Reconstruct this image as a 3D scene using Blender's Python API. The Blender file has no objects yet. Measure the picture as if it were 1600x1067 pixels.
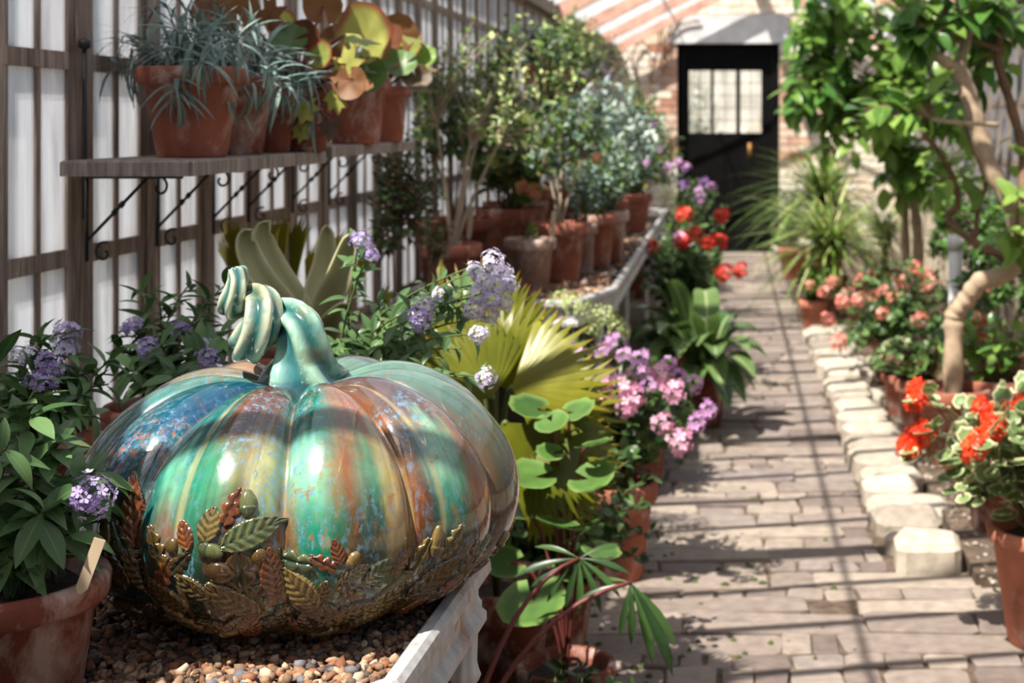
import bpy, math, random
import numpy as np
from mathutils import Vector, Matrix, noise
from mathutils.bvhtree import BVHTree

scene = bpy.context.scene
col = scene.collection
PI = math.pi

# ------------------------------------------------------------------ camera, sky, sun, exposure
EYE = 1.27                      # eye height
F = 2222.2                      # focal length in pixels of the 1600 wide frame
VX, VY = 1143.0, 190.0          # where the path's direction vanishes
cd = bpy.data.cameras.new('camera')
cam = bpy.data.objects.new('camera', cd); col.objects.link(cam)
cam.location = (0, 0, EYE); cam.rotation_euler = (PI/2, 0, 0)
cd.sensor_width = 36; cd.lens = 50
cd.shift_x = -(VX-800)/1600; cd.shift_y = -(533.5-VY)/1600
cd.clip_start = .02; cd.clip_end = 300
cd.dof.use_dof = True; cd.dof.focus_distance = 1.55; cd.dof.aperture_fstop = 7.5
scene.camera = cam

SUN = Vector((-.33, -.42, .86)).normalized()
w = bpy.data.worlds.new('sky'); scene.world = w; w.use_nodes = True
nt = w.node_tree; nt.nodes.clear()
sk = nt.nodes.new('ShaderNodeTexSky'); sk.sky_type = 'NISHITA'; sk.sun_disc = False
sk.sun_elevation = math.asin(SUN.z); sk.sun_rotation = math.atan2(SUN.x, SUN.y); sk.dust_density = 2.5; sk.air_density = 1.0
bg = nt.nodes.new('ShaderNodeBackground'); bg.inputs['Strength'].default_value = .145
wo = nt.nodes.new('ShaderNodeOutputWorld')
nt.links.new(sk.outputs[0], bg.inputs['Color']); nt.links.new(bg.outputs[0], wo.inputs['Surface'])
sl = bpy.data.lights.new('sun', 'SUN'); sl.energy = 11.5; sl.angle = math.radians(.6); sl.color = (1, .94, .84)
sun = bpy.data.objects.new('sun', sl); col.objects.link(sun)
sun.rotation_euler = SUN.to_track_quat('Z', 'Y').to_euler(); sun.location = (-4, -3, 7)
scene.view_settings.view_transform = 'Standard'; scene.view_settings.look = 'None'
scene.view_settings.gamma = 1; scene.view_settings.use_curve_mapping = False
scene.view_settings.exposure = .25

def at(px, py, d):              # a point seen at that pixel, d metres down the path
    return Vector(((px-VX)*d/F, d, EYE+(VY-py)*d/F))
def rgb(r, g, b):
    f = lambda c: (c/255/12.92) if c <= 10 else ((c/255+.055)/1.055)**2.4
    return (f(r), f(g), f(b), 1)

# ------------------------------------------------------------------ materials
class NT:
    def __init__(s, name):
        s.m = bpy.data.materials.new(name); s.m.use_nodes = True
        s.t = s.m.node_tree; s.t.nodes.clear(); s.out = s.n('ShaderNodeOutputMaterial')
    def n(s, t, **k):
        x = s.t.nodes.new(t)
        for a, v in k.items(): setattr(x, a, v)
        return x
    def l(s, a, b): s.t.links.new(a, b)
    def coord(s, kind='Object', scale=(1, 1, 1)):
        if kind == 'World':
            o = s.n('ShaderNodeNewGeometry').outputs['Position']
        else:
            o = s.n('ShaderNodeTexCoord').outputs[kind]
        mp = s.n('ShaderNodeMapping'); mp.inputs['Scale'].default_value = scale
        s.l(o, mp.inputs[0]); return mp.outputs[0]
    def noise(s, vec, scale=5, detail=4, rough=.55, dist=0):
        x = s.n('ShaderNodeTexNoise'); x.inputs['Scale'].default_value = scale
        x.inputs['Detail'].default_value = detail; x.inputs['Roughness'].default_value = rough
        x.inputs['Distortion'].default_value = dist; s.l(vec, x.inputs['Vector']); return x.outputs['Fac']
    def ramp(s, fac, stops):
        x = s.n('ShaderNodeValToRGB'); e = x.color_ramp.elements
        e[0].position, e[0].color = stops[0]; e[1].position, e[1].color = stops[-1]
        for p, c in stops[1:-1]:
            q = e.new(p); q.color = c
        s.l(fac, x.inputs[0]); return x.outputs[0]
    def mix(s, fac, a, b, mode='MIX'):
        x = s.n('ShaderNodeMix', data_type='RGBA', blend_type=mode)
        for sock, v in ((x.inputs[0], fac), (x.inputs[6], a), (x.inputs[7], b)):
            if hasattr(v, 'is_linked'): s.l(v, sock)
            else: sock.default_value = v
        return x.outputs[2]
    def math(s, op, a, b=0.0, clamp=False):
        x = s.n('ShaderNodeMath', operation=op, use_clamp=clamp)
        for i, v in enumerate((a, b)):
            if hasattr(v, 'is_linked'): s.l(v, x.inputs[i])
            else: x.inputs[i].default_value = v
        return x.outputs[0]
    def bump(s, h, strength=.3, dist=.01):
        x = s.n('ShaderNodeBump'); x.inputs['Strength'].default_value = strength; x.inputs['Distance'].default_value = dist
        s.l(h, x.inputs['Height']); return x.outputs[0]
    def bsdf(s, color, rough=.5, normal=None, spec=.5, coat=0, metal=0):
        p = s.n('ShaderNodeBsdfPrincipled')
        for k, v in (('Base Color', color), ('Roughness', rough), ('Specular IOR Level', spec), ('Coat Weight', coat), ('Metallic', metal)):
            if hasattr(v, 'is_linked'): s.l(v, p.inputs[k])
            else: p.inputs[k].default_value = v
        if normal is not None: s.l(normal, p.inputs['Normal'])
        s.last = p; return p.outputs[0]
    def done(s, sh): s.l(sh, s.out.inputs['Surface']); return s.m
B0, W1 = (0, 0, 0, 1), (1, 1, 1, 1)

def m_plain(name, c, rough=.5, var=.25, scale=8, metal=0, spec=.5):
    t = NT(name); v = t.coord('World'); n = t.noise(v, scale, 4)
    dk = tuple(x*(1-var) for x in c[:3])+(1,); lt = tuple(min(1, x*(1+var)) for x in c[:3])+(1,)
    return t.done(t.bsdf(t.ramp(n, [(.3, dk), (.7, lt)]), rough, t.bump(n, .15, .004), spec, 0, metal))
def m_wood(name, a, b, c):
    t = NT(name); v = t.coord('World', (9, 9, .9)); n = t.noise(v, 5, 6, .65, .6); n2 = t.noise(t.coord('World', (60, 60, 3)), 3, 3)
    k = t.ramp(n, [(.28, a), (.5, b), (.72, c)]); k = t.mix(.35, k, t.ramp(n2, [(.3, (.12, .1, .09, 1)), (.6, W1)]), 'MULTIPLY')
    return t.done(t.bsdf(k, .8, t.bump(n2, .5, .004), .25))
def m_terra(name, base, lime=.35, dirt=.3):
    t = NT(name); v = t.coord('World'); n = t.noise(v, 9, 5, .6); n2 = t.noise(v, 24, 6, .7); n3 = t.noise(t.coord('World', (1, 1, .6)), 14, 5, .7, .4)
    dk = tuple(x*.62 for x in base[:3])+(1,); lt = tuple(min(1, x*1.3) for x in base[:3])+(1,)
    k = t.ramp(n, [(.3, dk), (.5, base), (.75, lt)])
    k = t.mix(t.ramp(n3, [(.62-lime*.28, B0), (.74-lime*.2, (.75, .75, .75, 1))]), k, rgb(198, 180, 170))
    k = t.mix(t.ramp(n2, [(.66-dirt*.2, B0), (.8, (.6, .6, .6, 1))]), k, rgb(70, 55, 45))
    return t.done(t.bsdf(k, .85, t.bump(n2, .35, .003), .2))
def m_leaf(name, a, b, trans=.25, rough=.38, edge=None, vein=None, under=None):
    t = NT(name)
    oi = t.n('ShaderNodeObjectInfo').outputs['Random']; isl = t.n('ShaderNodeNewGeometry').outputs['Random Per Island']
    r = t.math('FRACT', t.math('ADD', oi, isl)); v = t.coord('World'); n = t.noise(v, 16, 3)
    f = t.math('ADD', t.math('MULTIPLY', r, .75), t.math('MULTIPLY', n, .35), True)
    mid = tuple((x+y)/2 for x, y in zip(a, b))
    k = t.ramp(f, [(.1, a), (.5, mid), (.95, b)])
    if edge or vein:                                    # uv.x 0..1 across, uv.y along
        uv = t.n('ShaderNodeTexCoord').outputs['UV']; sp = t.n('ShaderNodeSeparateXYZ'); t.l(uv, sp.inputs[0])
        ax = t.math('ABSOLUTE', t.math('SUBTRACT', sp.outputs[0], .5))
        if vein: k = t.mix(t.ramp(ax, [(.0, W1), (.055, B0)]), k, vein)
        if edge: k = t.mix(t.ramp(t.math('ADD', ax, t.math('MULTIPLY', t.math('SUBTRACT', n, .5), .2)), [(.36, B0), (.48, W1)]), k, edge)
    p = t.bsdf(k, rough, t.bump(n, .2, .003), .4)
    tr = t.n('ShaderNodeBsdfTranslucent'); t.l(t.mix(.25, k, (.5, .6, .12, 1), 'OVERLAY'), tr.inputs[0])
    mx = t.n('ShaderNodeMixShader'); mx.inputs[0].default_value = trans
    t.l(p, mx.inputs[1]); t.l(tr.outputs[0], mx.inputs[2]); return t.done(mx.outputs[0])
def m_glass(name, clear, tint, streak=True):
    t = NT(name); v = t.coord('World', (6, 6, .5)); n = t.noise(v, 6, 5, .65, .3)
    df = t.n('ShaderNodeBsdfDiffuse'); tl = t.n('ShaderNodeBsdfTranslucent'); tp = t.n('ShaderNodeBsdfTransparent'); gl = t.n('ShaderNodeBsdfGlossy')
    k = t.ramp(n, [(.3, (tint[0]*.5, tint[1]*.52, tint[2]*.55, 1)), (.45, tuple(x*.8 for x in tint[:3])+(1,)), (.62, tint)])
    t.l(k, df.inputs[0]); t.l(k, tl.inputs[0]); gl.inputs['Roughness'].default_value = .15
    a = t.n('ShaderNodeMixShader'); a.inputs[0].default_value = .7; t.l(df.outputs[0], a.inputs[1]); t.l(tl.outputs[0], a.inputs[2])
    b = t.n('ShaderNodeMixShader'); t.l(t.ramp(n, [(.3, (clear*1.15,)*3+(1,)), (.7, (clear*.8,)*3+(1,))]), b.inputs[0]); t.l(a.outputs[0], b.inputs[1]); t.l(tp.outputs[0], b.inputs[2])
    c = t.n('ShaderNodeMixShader'); c.inputs[0].default_value = .04; t.l(b.outputs[0], c.inputs[1]); t.l(gl.outputs[0], c.inputs[2])
    return t.done(c.outputs[0])
def m_glaze(name, relief=False, seams=False):
    t = NT(name); at_ = t.n('ShaderNodeAttribute'); at_.attribute_name = 'glaze'; k = at_.outputs['Color']
    v = t.coord('Object'); vs = t.coord('Object', (1, 1, .45))
    fine = t.noise(vs, 150, 5, .75); med = t.noise(vs, 34, 5, .7, .5); big = t.noise(vs, 11, 4, .6)
    if not relief:
        f1 = t.math('MULTIPLY', t.ramp(fine, [(.52, B0), (.6, W1)]), t.ramp(big, [(.46, B0), (.58, (.8, .8, .8, 1))]))
        k = t.mix(f1, k, rgb(96, 138, 166))
        f2 = t.math('MULTIPLY', t.ramp(t.noise(vs, 110, 5, .75), [(.54, B0), (.62, W1)]), t.ramp(t.noise(vs, 9, 3), [(.47, B0), (.58, (.75, .75, .75, 1))]))
        k = t.mix(f2, k, rgb(150, 86, 30))
        k = t.mix(t.ramp(med, [(.5, B0), (.75, (.5, .5, .5, 1))]), k, rgb(26, 60, 52))
    else:
        k = t.mix(t.ramp(med, [(.5, B0), (.72, (.5, .5, .5, 1))]), k, rgb(24, 58, 50))
    h = t.math('ADD', t.math('MULTIPLY', med, .6), t.math('MULTIPLY', fine, .15))
    return t.done(t.bsdf(k, t.ramp(med, [(.3, (.10,)*3+(1,)), (.7, (.24,)*3+(1,))]), t.bump(h, .10, .004), .7, .8))
def m_vcol(name, rough=.8, attr='tone'):
    t = NT(name); a = t.n('ShaderNodeAttribute'); a.attribute_name = attr; n = t.noise(t.coord('World'), 120, 3)
    return t.done(t.bsdf(t.mix(t.ramp(n, [(.3, B0), (.7, (.5,)*3+(1,))]), a.outputs['Color'], t.mix(1, a.outputs['Color'], (.55, .5, .45, 1), 'MULTIPLY')), rough, None, .3))
def m_pick(name, stops, rough=.85, scale=30, bump=.4, dirt=.35):       # one colour per object, with grain
    t = NT(name); r = t.n('ShaderNodeObjectInfo').outputs['Random']; isl = t.n('ShaderNodeNewGeometry').outputs['Random Per Island']
    k = t.ramp(t.math('FRACT', t.math('ADD', r, isl)), stops); v = t.coord('World'); n = t.noise(v, scale, 6, .65); n2 = t.noise(v, 5, 4, .6)
    k = t.mix(.55, k, t.ramp(n, [(.25, (.45, .42, .4, 1)), (.65, (1.0, 1.0, 1.0, 1))]), 'MULTIPLY')
    k = t.mix(t.ramp(n2, [(.55, B0), (.75, (dirt,)*3+(1,))]), k, rgb(110, 100, 88))
    return t.done(t.bsdf(k, rough, t.bump(n, bump, .006), .25))

M = {}
M['wood'] = m_wood('weathered_wood', rgb(92, 78, 68), rgb(146, 128, 116), rgb(184, 170, 158))
M['wood_dark'] = m_wood('dark_wood', rgb(50, 38, 32), rgb(88, 70, 58), rgb(120, 100, 86))
M['plank'] = m_wood('grey_plank', rgb(104, 92, 84), rgb(150, 138, 128), rgb(186, 174, 164))
M['glass'] = m_glass('limewashed_glass', .30, (.60, .63, .68, 1))
M['roof_glass'] = m_glass('roof_glass', .9, (.8, .85, .88, 1))
M['door_glass'] = m_glass('door_glass', .92, (.8, .82, .8, 1))
M['iron'] = m_plain('black_iron', (.012, .011, .012, 1), .5)
M['black'] = m_plain('black_paint', (.002, .002, .002, 1), .6, spec=.12)
M['salmon'] = m_plain('salmon_paint', rgb(196, 150, 132), .6)
M['white_paint'] = m_plain('white_paint', rgb(205, 205, 205), .5, .15)
M['terra'] = m_terra('terracotta', rgb(152, 92, 74), .4)
M['terra_lime'] = m_terra('limed_terracotta', rgb(132, 76, 60), .75)
M['terra_dark'] = m_terra('dark_terracotta', rgb(120, 68, 54), .4, .5)
M['terra_new'] = m_terra('clean_terracotta', rgb(186, 120, 98), .1, .1)
M['terra_dust'] = m_terra('dusty_terracotta', rgb(140, 112, 98), .5)
M['soil'] = m_plain('potting_soil', rgb(48, 38, 32), .95, .6, 90)
M['bed'] = m_plain('bed_earth', rgb(84, 70, 58), .95, .5, 26)
M['ground'] = m_plain('pale_gravel_ground', rgb(150, 146, 136), .95, .2, 2)
M['grit'] = m_vcol('pebble_flint')
M['stone'] = m_pick('path_stone', [(0, rgb(112, 100, 95)), (.35, rgb(138, 126, 118)), (.7, rgb(158, 146, 134)), (1, rgb(126, 116, 114))])
M['kerb'] = m_pick('kerb_stone', [(0, rgb(164, 154, 142)), (.5, rgb(188, 178, 164)), (1, rgb(142, 132, 120))])
M['limebrick'] = m_pick('limewashed_brick', [(0, rgb(232, 224, 206)), (.6, rgb(240, 234, 220)), (.9, rgb(228, 212, 192)), (1, rgb(214, 184, 162))], .9, 18, .3, .0)
M['redbrick'] = m_pick('worn_red_brick', [(0, rgb(196, 150, 130)), (.5, rgb(222, 200, 180)), (1, rgb(168, 112, 92))], .9, 18, .3, .0)
M['brickdark'] = m_plain('old_brickwork', rgb(120, 98, 82), .95, .3, 10)
M['added_wall'] = m_plain('pale_added_wall', rgb(172, 168, 158), .95, .35, 3)
M['mortar'] = m_plain('mortar', rgb(200, 186, 164), .95, .2, 12)
M['moss'] = m_plain('moss', rgb(66, 76, 34), .95, .4, 40)
M['stem'] = m_plain('green_stem', rgb(86, 98, 52), .6)
M['stem_brown'] = m_plain('brown_stem', rgb(104, 82, 64), .75)
M['stem_pale'] = m_plain('pale_stem', rgb(160, 142, 120), .8)
M['stem_red'] = m_plain('red_stem', rgb(108, 52, 46), .55)
M['bark'] = m_plain('pale_bark', rgb(170, 148, 124), .8, .25, 22)
M['bark_dark'] = m_plain('brown_bark', rgb(120, 90, 70), .8, .3, 22)
M['helio'] = m_leaf('heliotrope_leaf', rgb(46, 76, 40), rgb(104, 136, 84), .2, .34, vein=rgb(110, 138, 88))
M['greyleaf'] = m_leaf('grey_green_leaf', rgb(70, 96, 92), rgb(142, 164, 154), .12, .45)
M['silver'] = m_leaf('silver_leaf', rgb(140, 158, 146), rgb(198, 208, 196), .12, .6)
M['begonia'] = m_leaf('begonia_leaf', rgb(88, 98, 46), rgb(150, 160, 84), .3, .28, edge=rgb(140, 72, 58), vein=rgb(170, 150, 96))
M['begonia_red'] = m_leaf('russet_begonia_leaf', rgb(98, 48, 38), rgb(140, 100, 64), .3, .55)
M['begonia_gold'] = m_leaf('gold_begonia_leaf', rgb(132, 134, 58), rgb(192, 194, 108), .3, .3, edge=rgb(158, 92, 66))
M['green'] = m_leaf('fresh_leaf', rgb(58, 92, 36), rgb(128, 160, 70), .3, .35)
M['green_dark'] = m_leaf('dark_leaf', rgb(26, 50, 28), rgb(70, 100, 50), .2, .35)
M['green_mid'] = m_leaf('mid_leaf', rgb(44, 74, 36), rgb(104, 134, 72), .25, .4)
M['glossy'] = m_leaf('glossy_tree_leaf', rgb(78, 118, 46), rgb(150, 182, 90), .4, .28, vein=rgb(140, 170, 80))
M['glossy_dark'] = m_leaf('glossy_dark_leaf', rgb(44, 88, 38), rgb(100, 146, 66), .35, .28, vein=rgb(100, 140, 70))
M['palm'] = m_leaf('fan_palm_leaf', rgb(82, 96, 18), rgb(146, 142, 32), .4, .35, edge=rgb(172, 104, 20))
M['palm_gold'] = m_leaf('golden_palm_leaf', rgb(140, 136, 30), rgb(196, 176, 50), .4, .38, edge=rgb(196, 128, 26))
M['strap'] = m_leaf('pale_strap_leaf', rgb(142, 146, 108), rgb(196, 194, 150), .25, .5, edge=rgb(210, 206, 168))
M['aspi'] = m_leaf('striped_strap_leaf', rgb(52, 84, 44), rgb(110, 136, 80), .25, .28, vein=rgb(190, 198, 150))
M['roundleaf'] = m_leaf('round_begonia_leaf', rgb(48, 82, 38), rgb(92, 126, 60), .25, .38, edge=rgb(112, 140, 74))
M['spider'] = m_leaf('arching_blade', rgb(96, 118, 60), rgb(190, 196, 130), .3, .45)
M['vari'] = m_leaf('variegated_leaf', rgb(92, 122, 72), rgb(128, 150, 96), .2, .45, edge=rgb(222, 218, 178))
M['umbel'] = m_leaf('lime_umbel', rgb(150, 168, 100), rgb(206, 214, 150), .2, .6)
M['russet'] = m_leaf('russet_leaf', rgb(70, 50, 38), rgb(110, 90, 56), .2, .5)
M['lilac'] = m_leaf('lilac_petal', rgb(150, 122, 196), rgb(214, 200, 232), .25, .6)
M['lilac_pale'] = m_leaf('pale_lilac_petal', rgb(190, 176, 216), rgb(238, 234, 246), .25, .6)
M['pink'] = m_leaf('pink_petal', rgb(214, 128, 172), rgb(244, 196, 218), .25, .6)
M['mauve'] = m_leaf('mauve_petal', rgb(184, 126, 188), rgb(226, 180, 222), .25, .6)
M['salmon_f'] = m_leaf('salmon_petal', rgb(224, 110, 96), rgb(240, 176, 160), .25, .6)
M['red'] = m_leaf('red_petal', rgb(204, 34, 30), rgb(236, 70, 52), .25, .5)
M['scarlet'] = m_leaf('scarlet_petal', rgb(214, 40, 14), rgb(244, 78, 26), .25, .5)
M['purple'] = m_leaf('purple_petal', rgb(120, 70, 150), rgb(170, 120, 190), .25, .6)
M['orange'] = m_leaf('peach_petal', rgb(214, 130, 96), rgb(236, 170, 130), .3, .5)
M['eye'] = m_plain('flower_eye', rgb(230, 214, 120), .7)
M['tagwood'] = m_plain('label_wood', rgb(188, 168, 140), .7)
M['brass'] = m_plain('dull_brass', rgb(130, 96, 52), .45, .2, 8, .6)
M['glaze'] = m_glaze('pumpkin_glaze'); M['relief'] = m_glaze('relief_glaze', True)
tt = NT('chalky_paint'); v_ = tt.coord('World'); n_ = tt.noise(v_, 11, 6, .7, .5); n2_ = tt.noise(v_, 40, 4)
k_ = tt.ramp(n2_, [(.3, rgb(150, 150, 152)), (.7, rgb(190, 190, 190))]); k_ = tt.mix(tt.ramp(n_, [(.55, B0), (.68, W1)]), k_, rgb(140, 92, 56))
M['rusty'] = tt.done(tt.bsdf(k_, .45, tt.bump(n2_, .2, .003)))

# ------------------------------------------------------------------ mesh helpers
class MB:
    def __init__(s): s.v = []; s.f = []; s.uv = []; s.n = 0
    def add(s, v, f, uv=None):
        v = np.asarray(v, float).reshape(-1, 3); s.v.append(v)
        if s.n: f = [tuple(i+s.n for i in q) for q in f]
        s.f.extend(f); s.uv.append(np.zeros((len(v), 2)) if uv is None else np.asarray(uv)); s.n += len(v); return s
    def addT(s, tpl, mat):
        v, f, uv = tpl; m = np.array(mat); return s.add(v @ m[:3, :3].T + m[:3, 3], f, uv)
    def box(s, x0, x1, y0, y1, z0, z1):
        return s.add([(x0, y0, z0), (x1, y0, z0), (x1, y1, z0), (x0, y1, z0), (x0, y0, z1), (x1, y0, z1), (x1, y1, z1), (x0, y1, z1)],
                     [(0, 3, 2, 1), (4, 5, 6, 7), (0, 1, 5, 4), (1, 2, 6, 5), (2, 3, 7, 6), (3, 0, 4, 7)])
    def lathe(s, prof, n=28, c=(0, 0, 0), flute=0, nf=0):
        v = []; f = []
        for r, z in prof:
            for i in range(n):
                a = 2*PI*i/n; q = r*(1+flute*math.cos(nf*a)); v.append((c[0]+q*math.cos(a), c[1]+q*math.sin(a), c[2]+z))
        for j in range(len(prof)-1):
            for i in range(n):
                k = (i+1) % n; f.append((j*n+i, j*n+k, (j+1)*n+k, (j+1)*n+i))
        return s.add(v, f)
    def tube(s, pts, rad, n=6, cap=True, flute=0, nf=0, twist=0):
        pts = [Vector(p) for p in pts]; m = len(pts)
        rad = [rad]*m if isinstance(rad, (int, float)) else list(rad)
        v = []; f = []; up = None
        for i, p in enumerate(pts):
            t = (pts[min(i+1, m-1)]-pts[max(i-1, 0)]).normalized()
            if up is None: up = t.orthogonal().normalized()
            else:
                up = up-t*up.dot(t); up = up.normalized() if up.length > 1e-6 else t.orthogonal().normalized()
            sd = t.cross(up)
            for k in range(n):
                a = 2*PI*k/n; q = rad[i]*(1+flute*math.cos(nf*(a+twist*i)))
                v.append(p+(up*math.cos(a)+sd*math.sin(a))*q)
        for i in range(m-1):
            for k in range(n):
                l = (k+1) % n; f.append((i*n+k, i*n+l, (i+1)*n+l, (i+1)*n+k))
        if cap: f.append(tuple(range(n))[::-1]); f.append(tuple((m-1)*n+k for k in range(n)))
        return s.add([tuple(q) for q in v], f)
    def mesh(s, name, mat, smooth=True):
        me = bpy.data.meshes.new(name)
        me.from_pydata(np.concatenate(s.v).tolist(), [], s.f)
        uv = np.concatenate(s.uv)
        if uv.any():
            li = np.empty(len(me.loops), dtype=np.int32); me.loops.foreach_get('vertex_index', li)
            ul = me.uv_layers.new(name='UVMap'); ul.data.foreach_set('uv', uv[li].ravel())
        if mat is not None: me.materials.append(M[mat] if isinstance(mat, str) else mat)
        if smooth: me.polygons.foreach_set('use_smooth', [True]*len(me.polygons))
        me.update(); return me
    def build(s, name, mat, parent=None, smooth=True):
        return link(name, s.mesh(name, mat, smooth), parent)
def link(name, me, parent=None):
    o = bpy.data.objects.new(name, me); col.objects.link(o)
    if parent is not None: o.parent = parent
    return o
def tag(o, label=None, cat=None, group=None, kind=None):
    if label: o['label'] = label
    if cat: o['category'] = cat
    if group: o['group'] = group
    if kind: o['kind'] = kind
    return o
def empty(name, loc, label=None, cat=None, group=None, kind=None):
    o = bpy.data.objects.new(name, None); o.empty_display_size = .05; col.objects.link(o); o.location = loc
    return tag(o, label, cat, group, kind)
def basis(pos, d, up, s=1.0, sx=None):
    y = Vector(d).normalized(); z = Vector(up); z = z-y*z.dot(y)
    if z.length < 1e-4: z = y.orthogonal()
    z.normalize(); x = y.cross(z); sx = s if sx is None else sx
    return Matrix(((x.x*sx, y.x*s, z.x*s, pos[0]), (x.y*sx, y.y*s, z.y*s, pos[1]), (x.z*sx, y.z*s, z.z*s, pos[2]), (0, 0, 0, 1)))
def crom(P, n):                      # Catmull-Rom through rows of numbers
    P = np.array(P, float); Q = np.vstack([2*P[0]-P[1], P, 2*P[-1]-P[-2]]); out = []
    for i in range(len(P)-1):
        a, b, c, d = Q[i:i+4]
        for k in range(n):
            t = k/n; out.append(.5*((2*b)+(-a+c)*t+(2*a-5*b+4*c-d)*t*t+(-a+3*b-3*c+d)*t**3))
    out.append(P[-1]); return np.array(out)

# leaf templates: (verts, faces, uv); base at the origin, tip towards +y, face towards +z
def blade(width, shape, seg=5, fold=.12, droop=.25, twist=0, wave=0):
    v = []; f = []; uv = []
    for i in range(seg+1):
        t = i/seg
        if shape == 'ovate': wd = math.sin(PI*min(1, t**.75))**.8
        elif shape == 'lance': wd = math.sin(PI*t**.9)**.9
        elif shape == 'strap': wd = min(1, .45+1.6*t)*(1-t**5)**.6
        elif shape == 'grass': wd = (1-t)**.6
        elif shape == 'obov': wd = math.sin(PI*t**1.5)**.8
        wd = max(wd, .03)*width/2; z0 = -droop*t*t; a = twist*t
        yy = t*(1-.25*droop*t); q = wave*math.sin(5*PI*t)*width
        ca, sa = math.cos(a), math.sin(a)
        for k, s_ in enumerate((-1, 0, 1)):
            x, z = s_*wd, fold*wd*2*abs(s_)+q*(s_ if s_ else 0)
            v.append((x*ca-z*sa, yy, x*sa+z*ca+z0)); uv.append((.5+s_*.5, t))
    for i in range(seg):
        for k in range(2): f.append((i*3+k, i*3+k+1, i*3+k+4, i*3+k+3))
    return np.array(v), f, np.array(uv)
def disc(n=14, scal=.06, lobes=7, cup=.15, notch=.55, rough=0, seed=0):
    rr = random.Random(seed); v = [(0, .0, 0)]; uv = [(.5, 0)]; f = []
    for ring in (.55, 1.0):
        for i in range(n+1):
            a = -PI/2+(2*PI-notch)*(i/n)+notch/2
            r = .5*ring*(1+(scal*math.cos(lobes*a) if ring == 1 else 0)+rr.uniform(-rough, rough)*(ring == 1))
            v.append((r*math.cos(a), .5+r*math.sin(a)*1.0-.12*(1-abs(math.sin(a/2+PI/4)))*0, cup*ring*ring*.5+.03*math.cos(lobes*a)*ring))
            uv.append((.5+ring*.5, ring))
    v[0] = (0, .42, 0)
    for i in range(n):
        f.append((0, 1+i, 2+i)); f.append((1+i, n+2+i, n+3+i, 2+i))
    return np.array(v), f, np.array(uv)
def lobed(seed=0, L=7):                # maple-like ragged leaf
    rr = random.Random(seed); v = [(0, .3, 0)]; uv = [(.5, 0)]; f = []; n = L*2
    for i in range(n+1):
        a = -PI/2+.35+(2*PI-.7)*i/n; r = (.62 if i % 2 else .36)*(1+rr.uniform(-.15, .15))*(.75+.35*abs(math.sin((a+PI/2)/2)))
        v.append((r*math.cos(a)*.85, .36+r*math.sin(a), rr.uniform(-.06, .06)-.12*r)); uv.append((1 if i % 2 else .8, 1))
    for i in range(n): f.append((0, i+1, i+2))
    return np.array(v), f, np.array(uv)
def merge(tpls):
    b = MB()
    for t, m in tpls: b.addT(t, m)
    return np.concatenate(b.v), b.f, np.concatenate(b.uv)
def fan(n=20, spread=2.4, fuse=.6, seed=0, wide=1.0):
    rr = random.Random(seed); v = [(0, 0, 0)]; uv = [(.5, 0)]; f = []
    for i in range(2*n+1):
        a = PI/2-spread/2+spread*i/(2*n); z = .022*(1 if i % 2 else -1)
        v.append((math.cos(a)*fuse*wide, math.sin(a)*fuse, z*1.3-.05)); uv.append((.5, fuse))
    for i in range(n):
        a = PI/2-spread/2+spread*(i+.5)/n; r = (1-.22*abs(2*(i+.5)/n-1))*rr.uniform(.92, 1.04)
        v.append((math.cos(a)*r*wide, math.sin(a)*r, -.14-rr.uniform(0, .08))); uv.append((1, 1))
    for i in range(n):
        b = 1+2*i; f.append((0, b+1, b)); f.append((0, b+2, b+1)); f.append((b, b+1, 2*n+2+i)); f.append((b+1, b+2, 2*n+2+i))
    return np.array(v), f, np.array(uv)
def floret(np_=5, r=.5, wdt=.75, cup=.2):
    v = [(0, 0, 0)]; f = []; uv = [(.5, .5)]
    for i in range(np_):
        a = 2*PI*i/np_; h = wdt*PI/np_
        for da, q in ((-h, .75), (0, 1), (h, .75)):
            v.append((math.cos(a+da)*r*q, math.sin(a+da)*r*q, cup*q*r)); uv.append((.5, 1))
        k = 1+3*i; f.append((0, k, k+1, k+2))
    return np.array(v), f, np.array(uv)
T = {}
T['lance'] = blade(.36, 'lance', 6, .14, .22); T['lance2'] = blade(.34, 'lance', 6, .2, .45); T['ovate'] = blade(.5, 'ovate', 5, .12, .25)
T['small'] = blade(.55, 'ovate', 2, .15, .2); T['narrow'] = blade(.085, 'lance', 5, .1, .35); T['narrow2'] = blade(.1, 'lance', 5, .1, .8)
T['needle'] = blade(.2, 'lance', 2, .1, .2); T['strap'] = blade(.26, 'strap', 9, .16, .5); T['aspi'] = blade(.24, 'lance', 8, .1, .55)
T['grass'] = blade(.05, 'grass', 7, .1, .9); T['grass2'] = blade(.045, 'grass', 7, .1, .5)
T['round'] = disc(16, .05, 8, .16); T['gera'] = disc(12, .08, 6, .22, .5); T['beg'] = disc(18, .03, 5, .2, .3, .04, 3); T['lobed'] = lobed(2); T['lobed2'] = lobed(5)
T['floret'] = floret()
T['finger'] = blade(.17, 'obov', 6, .2, .25)

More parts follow.
